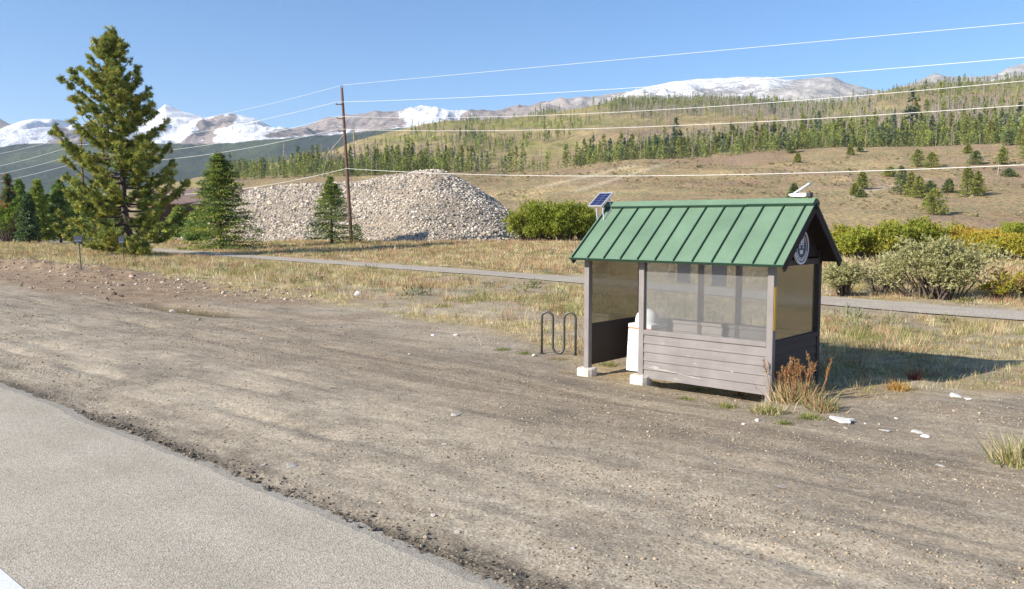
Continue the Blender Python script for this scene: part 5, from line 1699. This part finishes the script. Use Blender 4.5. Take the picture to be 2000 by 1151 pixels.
# sage clumps in the meadow: beyond counting
n = 700
sx_, sy_ = grass_points(n, 22, 120, r, 1.1)
s2, t2_ = st(sx_, sy_)
ok = (s2 > grass_edge(t2_) + 2.5) & (np.abs(s2 - path_s(t2_)) > 2.4) & (r.random(n) < .25 + .6 * sstep(.5, .6, fbm(sx_ / 6, sy_ / 6, 161, 3))) & (pile_z(sx_, sy_) < gz(sx_, sy_))
sx_, sy_ = sx_[ok], sy_[ok]; n = len(sx_); m = 70
c0 = np.stack([sx_, sy_, gz(sx_, sy_)], -1)
szz = r.lognormal(math.log(.26), .3, n)
C0 = np.repeat(c0, m, 0); S0 = np.repeat(szz, m)
d = unit(r.normal(size=(n * m, 3))); d[:, 2] = np.abs(d[:, 2])
lv = Leaves()
lv.tris(C0 + d * S0[:, None] * r.uniform(.3, 1.0, (n * m, 1)) * [1.3, 1.3, .9], unit(d + [0, 0, .5] + r.normal(0, .4, d.shape)), S0 * .35, S0 * .12, np.repeat(palette([lin(140, 142, 118), lin(124, 128, 100), lin(158, 156, 126), lin(130, 128, 74)], n, r), m, 0), r)
tag(link('sagebrush', lv.mesh('sagebrush', M_GRASS)), kind='stuff')


# ------------------------------------------------------------------ single weeds and tufts one can point at
def tuft(name, label, cat, loc, h, rad, seed, cols, n=160, lean=.35, wid=.012, seedheads=None):
    r = np.random.default_rng(seed)
    lv = Leaves()
    off = r.normal(0, rad * .45, (n, 2))
    base = np.concatenate([off, np.full((n, 1), -.02)], 1)
    d = unit(np.concatenate([r.normal(0, lean, (n, 2)) + off * (1.0 / max(h, .1)) * .6, np.ones((n, 1))], 1))
    ln = h * r.uniform(.4, 1.05, n)
    lv.tris(base, d, ln, wid * r.uniform(.7, 1.4, n), palette(cols, n, r, .12), r)
    t = thing(name, label, cat, tuple(loc))
    link('blades', lv.mesh('blades', M_GRASS), t)
    if seedheads:
        k, hs, colh, sp_ = seedheads
        lv2 = Leaves(); sm = MB()
        for i in range(k):
            b = np.array([r.normal(0, sp_), r.normal(0, sp_), -.03]); tip = b + [r.normal(0, hs * .16), r.normal(0, hs * .16), hs * r.uniform(.7, 1.08)]
            mid = (b + tip) / 2 + r.normal(0, .02, 3)
            sm.tube([b, mid, tip], [.006, .005, .003], 4, cap=False)
            m = 56
            q = r.uniform(.35, 1, m)[:, None]
            P = mid + (tip - mid) * q + r.normal(0, .010, (m, 3))
            lv2.tris(P, unit(r.normal(0, .6, (m, 3)) + [0, 0, .9]), r.uniform(.02, .05, m), r.uniform(.008, .016, m), palette(colh, m, r, .15), r)
        sm.build('stems', paint('weed_stem', lin(150, 110, 70), .9, .2, 9), t)
        link('seed_heads', lv2.mesh('seed_heads', M_GRASS), t)
    return t


p = ground_at(1552, 782); tuft('dock_weed', 'tall rusty seeded weed clump against the shelter right corner', 'weed', p, .42, .30, 901, GRNW + REDW + STRAW, 420, .4, .016, (30, .64, [lin(168, 116, 78), lin(184, 140, 96), lin(146, 98, 68), lin(150, 140, 90)], .17))
for i, (u, v, h_, rad, cols, n, lab, cat) in enumerate((
        (1500, 806, .22, .22, GRNW + STRAW, 300, 'low green and straw tuft left of the rusty weed clump', 'grass tuft'),
        (1530, 828, .10, .10, GRNW, 120, 'tiny green tuft in front of the rusty weed clump', 'grass tuft'),
        (1606, 800, .30, .22, GRNW + REDW, 240, 'green weed clump at the right of rusty weeds in shelter shadow', 'grass tuft'),
        (1755, 762, .22, .16, [lin(190, 150, 76), lin(170, 130, 66)], 150, 'small ochre weed standing alone at the edge of shelter shadow', 'weed'),
        (1788, 742, .34, .10, [lin(150, 92, 74), lin(140, 84, 70)], 90, 'reddish stalky weed inside the far part of shelter shadow', 'weed'),
        (1338, 780, .09, .14, GRNW, 150, 'low green tuft below the left part of plank front wall', 'grass tuft'),
        (1418, 796, .12, .16, GRNW, 170, 'low green tuft below the right part of plank front wall', 'grass tuft'),
        (1446, 772, .16, .10, GRNW + REDW, 90, 'weed growing under the shelter front wall near the corner', 'grass tuft'),
        (1362, 762, .12, .10, GRNW, 80, 'weed growing in the gap under the shelter front wall', 'grass tuft'),
        (982, 684, .10, .16, GRNW[:3], 170, 'flat green weed patch left of the bike rack', 'grass tuft'),
        (1024, 692, .10, .16, GRNW[:3], 150, 'small green weed patch at the left foot of bike rack', 'grass tuft'),
        (1090, 702, .07, .24, [lin(140, 130, 62), lin(150, 134, 80)], 300, 'flat olive weed mat in front of the bike rack', 'grass tuft'),
        (1100, 728, .05, .25, [lin(160, 136, 80), lin(146, 130, 70)], 200, 'flat dry weed mat left of the leftmost footing', 'grass tuft'),
        (1188, 714, .14, .14, GRNW, 160, 'green tuft under the left side panel of shelter', 'grass tuft'),
        (1996, 905, .42, .26, STRAW + GRNW, 380, 'large pale grass tuft cut by the right edge of picture', 'grass tuft'),
        (1580, 818, .14, .14, GRNW, 120, 'small green tuft below right of rusty weed clump', 'grass tuft'))):
    p = ground_at(u, v)
    tuft('grass_tuft' if cat == 'grass tuft' else 'small_weed', lab, cat, p, h_, rad, 910 + i, cols, n, .45, .014)

# ------------------------------------------------------------------ loose stones one can point at
def stone(label, u, v, w, flat, mat, seed, group=None):
    r = np.random.default_rng(seed)
    p = ground_at(u, v); k = p[1] / F
    bm_V = []
    me = bpy.data.meshes.new('stone')
    import bmesh
    bm = bmesh.new(); bmesh.ops.create_icosphere(bm, subdivisions=2, radius=1.0)
    ax = r.normal(size=(5, 3))
    hw_ = w * k / 2
    for vv in bm.verts:
        q = np.array(vv.co)
        sc2 = 1 + .10 * sum(math.sin(2.2 * (q @ a_) + i) for i, a_ in enumerate(ax)) / 2
        # planed facets
        for a_ in ax[:4]:
            n_ = a_ / np.linalg.norm(a_); dd = q @ n_
            if dd > .45: q = q - n_ * (dd - .45) * .95
        vv.co = Vector((q[0] * hw_ * sc2, q[1] * hw_ * sc2 * .85, max(q[2], -.5) * hw_ * sc2 * flat))
    bm.to_mesh(me); bm.free(); me.materials.append(mat)
    o = link('stone', me, None, (p[0], p[1], p[2] + hw_ * flat * .25), (r.normal(0, .1), r.normal(0, .1), r.uniform(0, 6)))
    return tag(o, label, 'stone', group)


STONES = [(1728, 843, 24, .35, 0, 'flat white stone right of the big white shard'), (1792, 846, 26, .3, 0, 'upper white stone of the broken pair far right of the shard'), (1806, 853, 22, .3, 0, 'lower white stone of the broken pair far right of the shard'),
          (1866, 775, 24, .5, 0, 'white stone at the edge of the shelter shadow'), (1890, 780, 16, .5, 0, 'smaller white stone right beside the one at shadow edge'),
          (1934, 864, 24, .15, 1, 'flat pale stone near the right edge beyond the gravel'), (1838, 910, 26, .12, 1, 'thin flat stone lying on dark gravel at right'), (1530, 952, 34, .10, 1, 'flat grey stone on the gravel below the shelter'),
          (893, 810, 30, .2, 1, 'flat pale stone in the middle of the pullout'), (868, 868, 12, .3, 1, 'small pale stone below the flat one in mid pullout'), (568, 911, 28, .25, 1, 'flat pale stone near the crumbling road edge'), (514, 908, 16, .25, 1, 'small pale stone left of the flat one by road edge'),
          (640, 949, 13, .3, 1, 'small pale stone just above the dark road edge'), (697, 577, 13, 1.0, 0, 'upright whitish rock in the dry grass'), (847, 655, 18, .3, 0, 'white stone at the grass edge left of the bike rack'), (890, 655, 14, .3, 0, 'white stone just right of its twin at the grass edge'),
          (1044, 696, 15, .6, 0, 'pale stone at the left foot of the bike rack'), (350, 549, 9, .8, 0, 'white rock at the foot of the dirt berm'), (128, 537, 7, .8, 0, 'white rock on the dirt berm left of the sign post'), (266, 556, 7, .8, 0, 'small white rock on the berm right end'),
          (232, 558, 6, .8, 0, 'tiny white rock left of the one on the berm right end'), (388, 626, 8, .7, 1, 'pale stone at the right end of the grassy hollow'), (480, 640, 8, .4, 1, 'pale stone right of the grassy hollow'), (665, 640, 9, .4, 1, 'small pale stone on the dark gravel below the grass'),
          (490, 487, 11, .9, 0, 'white boulder beside the bike path left of the pole'), (1478, 822, 12, .6, 0, 'white pebble before the grass tuft at shelter corner'), (1452, 829, 10, .5, 0, 'second white pebble left of the one by grass tuft'), (1652, 837, 12, .5, 1, 'small stone just under the big white shard'),
          (1690, 828, 7, .6, 0, 'tiny white stone right of the big white shard'), (1750, 818, 8, .5, 0, 'tiny white stone above the broken pair'), (802, 692, 14, .2, 1, 'flat stone on dark gravel left of the shelter'), (560, 670, 10, .3, 1, 'flat stone on the left part of the dark gravel'),
          (1398, 905, 10, .3, 1, 'small stone on gravel below the plank wall'), (1120, 1072, 16, .4, 1, 'grey stone lying at the bottom road shoulder'), (845, 1008, 16, .5, 1, 'grey stone on the shoulder above the crumbled edge'), (893, 1040, 14, .5, 1, 'dark rimmed stone on the shoulder right of another'),
          (255, 832, 12, .8, 2, 'dark asphalt lump at the far road edge'), (250, 806, 10, .4, 1, 'pale asphalt flake above the dark lump by the road edge')]
M_LUMP = paint('asphalt_lump', lin(70, 64, 60), 0.95, 0.2, 9, bstr=.6)
for i, (u, v, w_, fl, mt, lab) in enumerate(STONES):
    stone(lab, u, v, w_, fl, (M_STONEW, M_STONEG, M_LUMP)[mt], 1000 + i)
# the big white angular shard
p = ground_at(1645, 824); k = p[1] / F
ol = [(-20, -9), (-17, -11), (8, -3), (24, 0), (12, 3), (9, 9), (-10, 9), (-14, 2)]
b = MB().prism([(x * k, -y * k * 2.0 - .02, .012) for x, y in ol], (0, .01, .028))
o = b.build('shard', M_STONEW, bevel=.006); o.location = tuple(p + [0, 0, .005]); o.rotation_euler = (.06, 0, 0)
tag(o, 'large white angular shard on the gravel right of the shelter', 'shard')

# ------------------------------------------------------------------ gravel, crumbs and small berm stones (stuff)
r = np.random.default_rng(77)
n = 110000
px_, py_ = grass_points(n, 4.8, 34, r, 1.5)
s_, t_ = st(px_, py_)
lx_, ly_ = shelter_local(px_, py_)
pk = sstep(.05, .3, s_) * (1 - sstep(0, 1.5, s_ - grass_edge(t_))) * (.3 + .9 * sstep(.45, .62, fbm(t_ / 3, s_ / .8, 171, 4)))
ok = r.random(n) < pk
px_, py_ = px_[ok], py_[ok]
n = len(px_)
size = np.clip(r.lognormal(math.log(.0075), .36, n), .004, .022) * np.interp(np.hypot(px_, py_), [5, 15, 34], [.8, 1.0, 1.5])
GRV = [lin(166, 150, 126), lin(150, 134, 112), lin(126, 112, 94), lin(182, 168, 146), lin(110, 98, 84), lin(156, 134, 108)]
o = link('gravel', rocks_mesh('gravel', np.stack([px_, py_, gz(px_, py_) + size * .25], -1), size, palette(GRV, n, r, .1), M_COBBLE, r, .7))
tag(o, kind='stuff')
n = 2600
tt_ = np.where(r.random(n) < .8, r.uniform(-12, 1, n), r.uniform(-30, 1, n)); ss_ = np.abs(r.normal(.04, .14, n)) - .03
P2 = xy(ss_, tt_)
size = np.clip(r.lognormal(math.log(.0075), .55, n), .003, .05)
o = link('asphalt_crumbs', rocks_mesh('asphalt_crumbs', np.stack([P2[0], P2[1], gz(P2[0], P2[1]) + size * .3], -1), size, palette([lin(96, 88, 78), lin(120, 110, 96), lin(76, 70, 63), lin(146, 134, 118)], n, r, .1), M_COBBLE, r, .7))
tag(o, kind='stuff')
n = 2600
tt_ = r.uniform(-62, -24, n); ss_ = r.uniform(7, 14, n)
P2 = xy(ss_, tt_)
ok = r.random(n) < .25 + .75 * np.exp(-((ss_ - 11.6) / 1.2) ** 2)
P2 = P2[:, ok]; n = P2.shape[1]
size = np.clip(r.lognormal(math.log(.035), .5, n), .012, .16)
o = link('rubble', rocks_mesh('rubble', np.stack([P2[0], P2[1], gz(P2[0], P2[1]) + size * .2], -1), size, palette([lin(200, 184, 164), lin(150, 130, 112), lin(120, 100, 86), lin(176, 152, 130)], n, r, .1), M_COBBLE, r, .75))
tag(o, kind='stuff')

# ------------------------------------------------------------------ air between here and the mountains
m = bpy.data.materials.new('haze_air'); m.use_nodes = True
nt = m.node_tree
nt.nodes.remove(nt.nodes['Principled BSDF'])
pv = N(nt, 'ShaderNodeVolumePrincipled', Density=5.6e-5, Anisotropy=0.2)
pv.inputs['Color'].default_value = (0.79, 0.89, 1.0, 1)
nt.links.new(pv.outputs[0], nt.nodes['Material Output'].inputs['Volume'])
o = MB().box(-13500, 13500, -13500, 13500, -40, 1110).build('haze', m)
tag(o, kind='stuff')
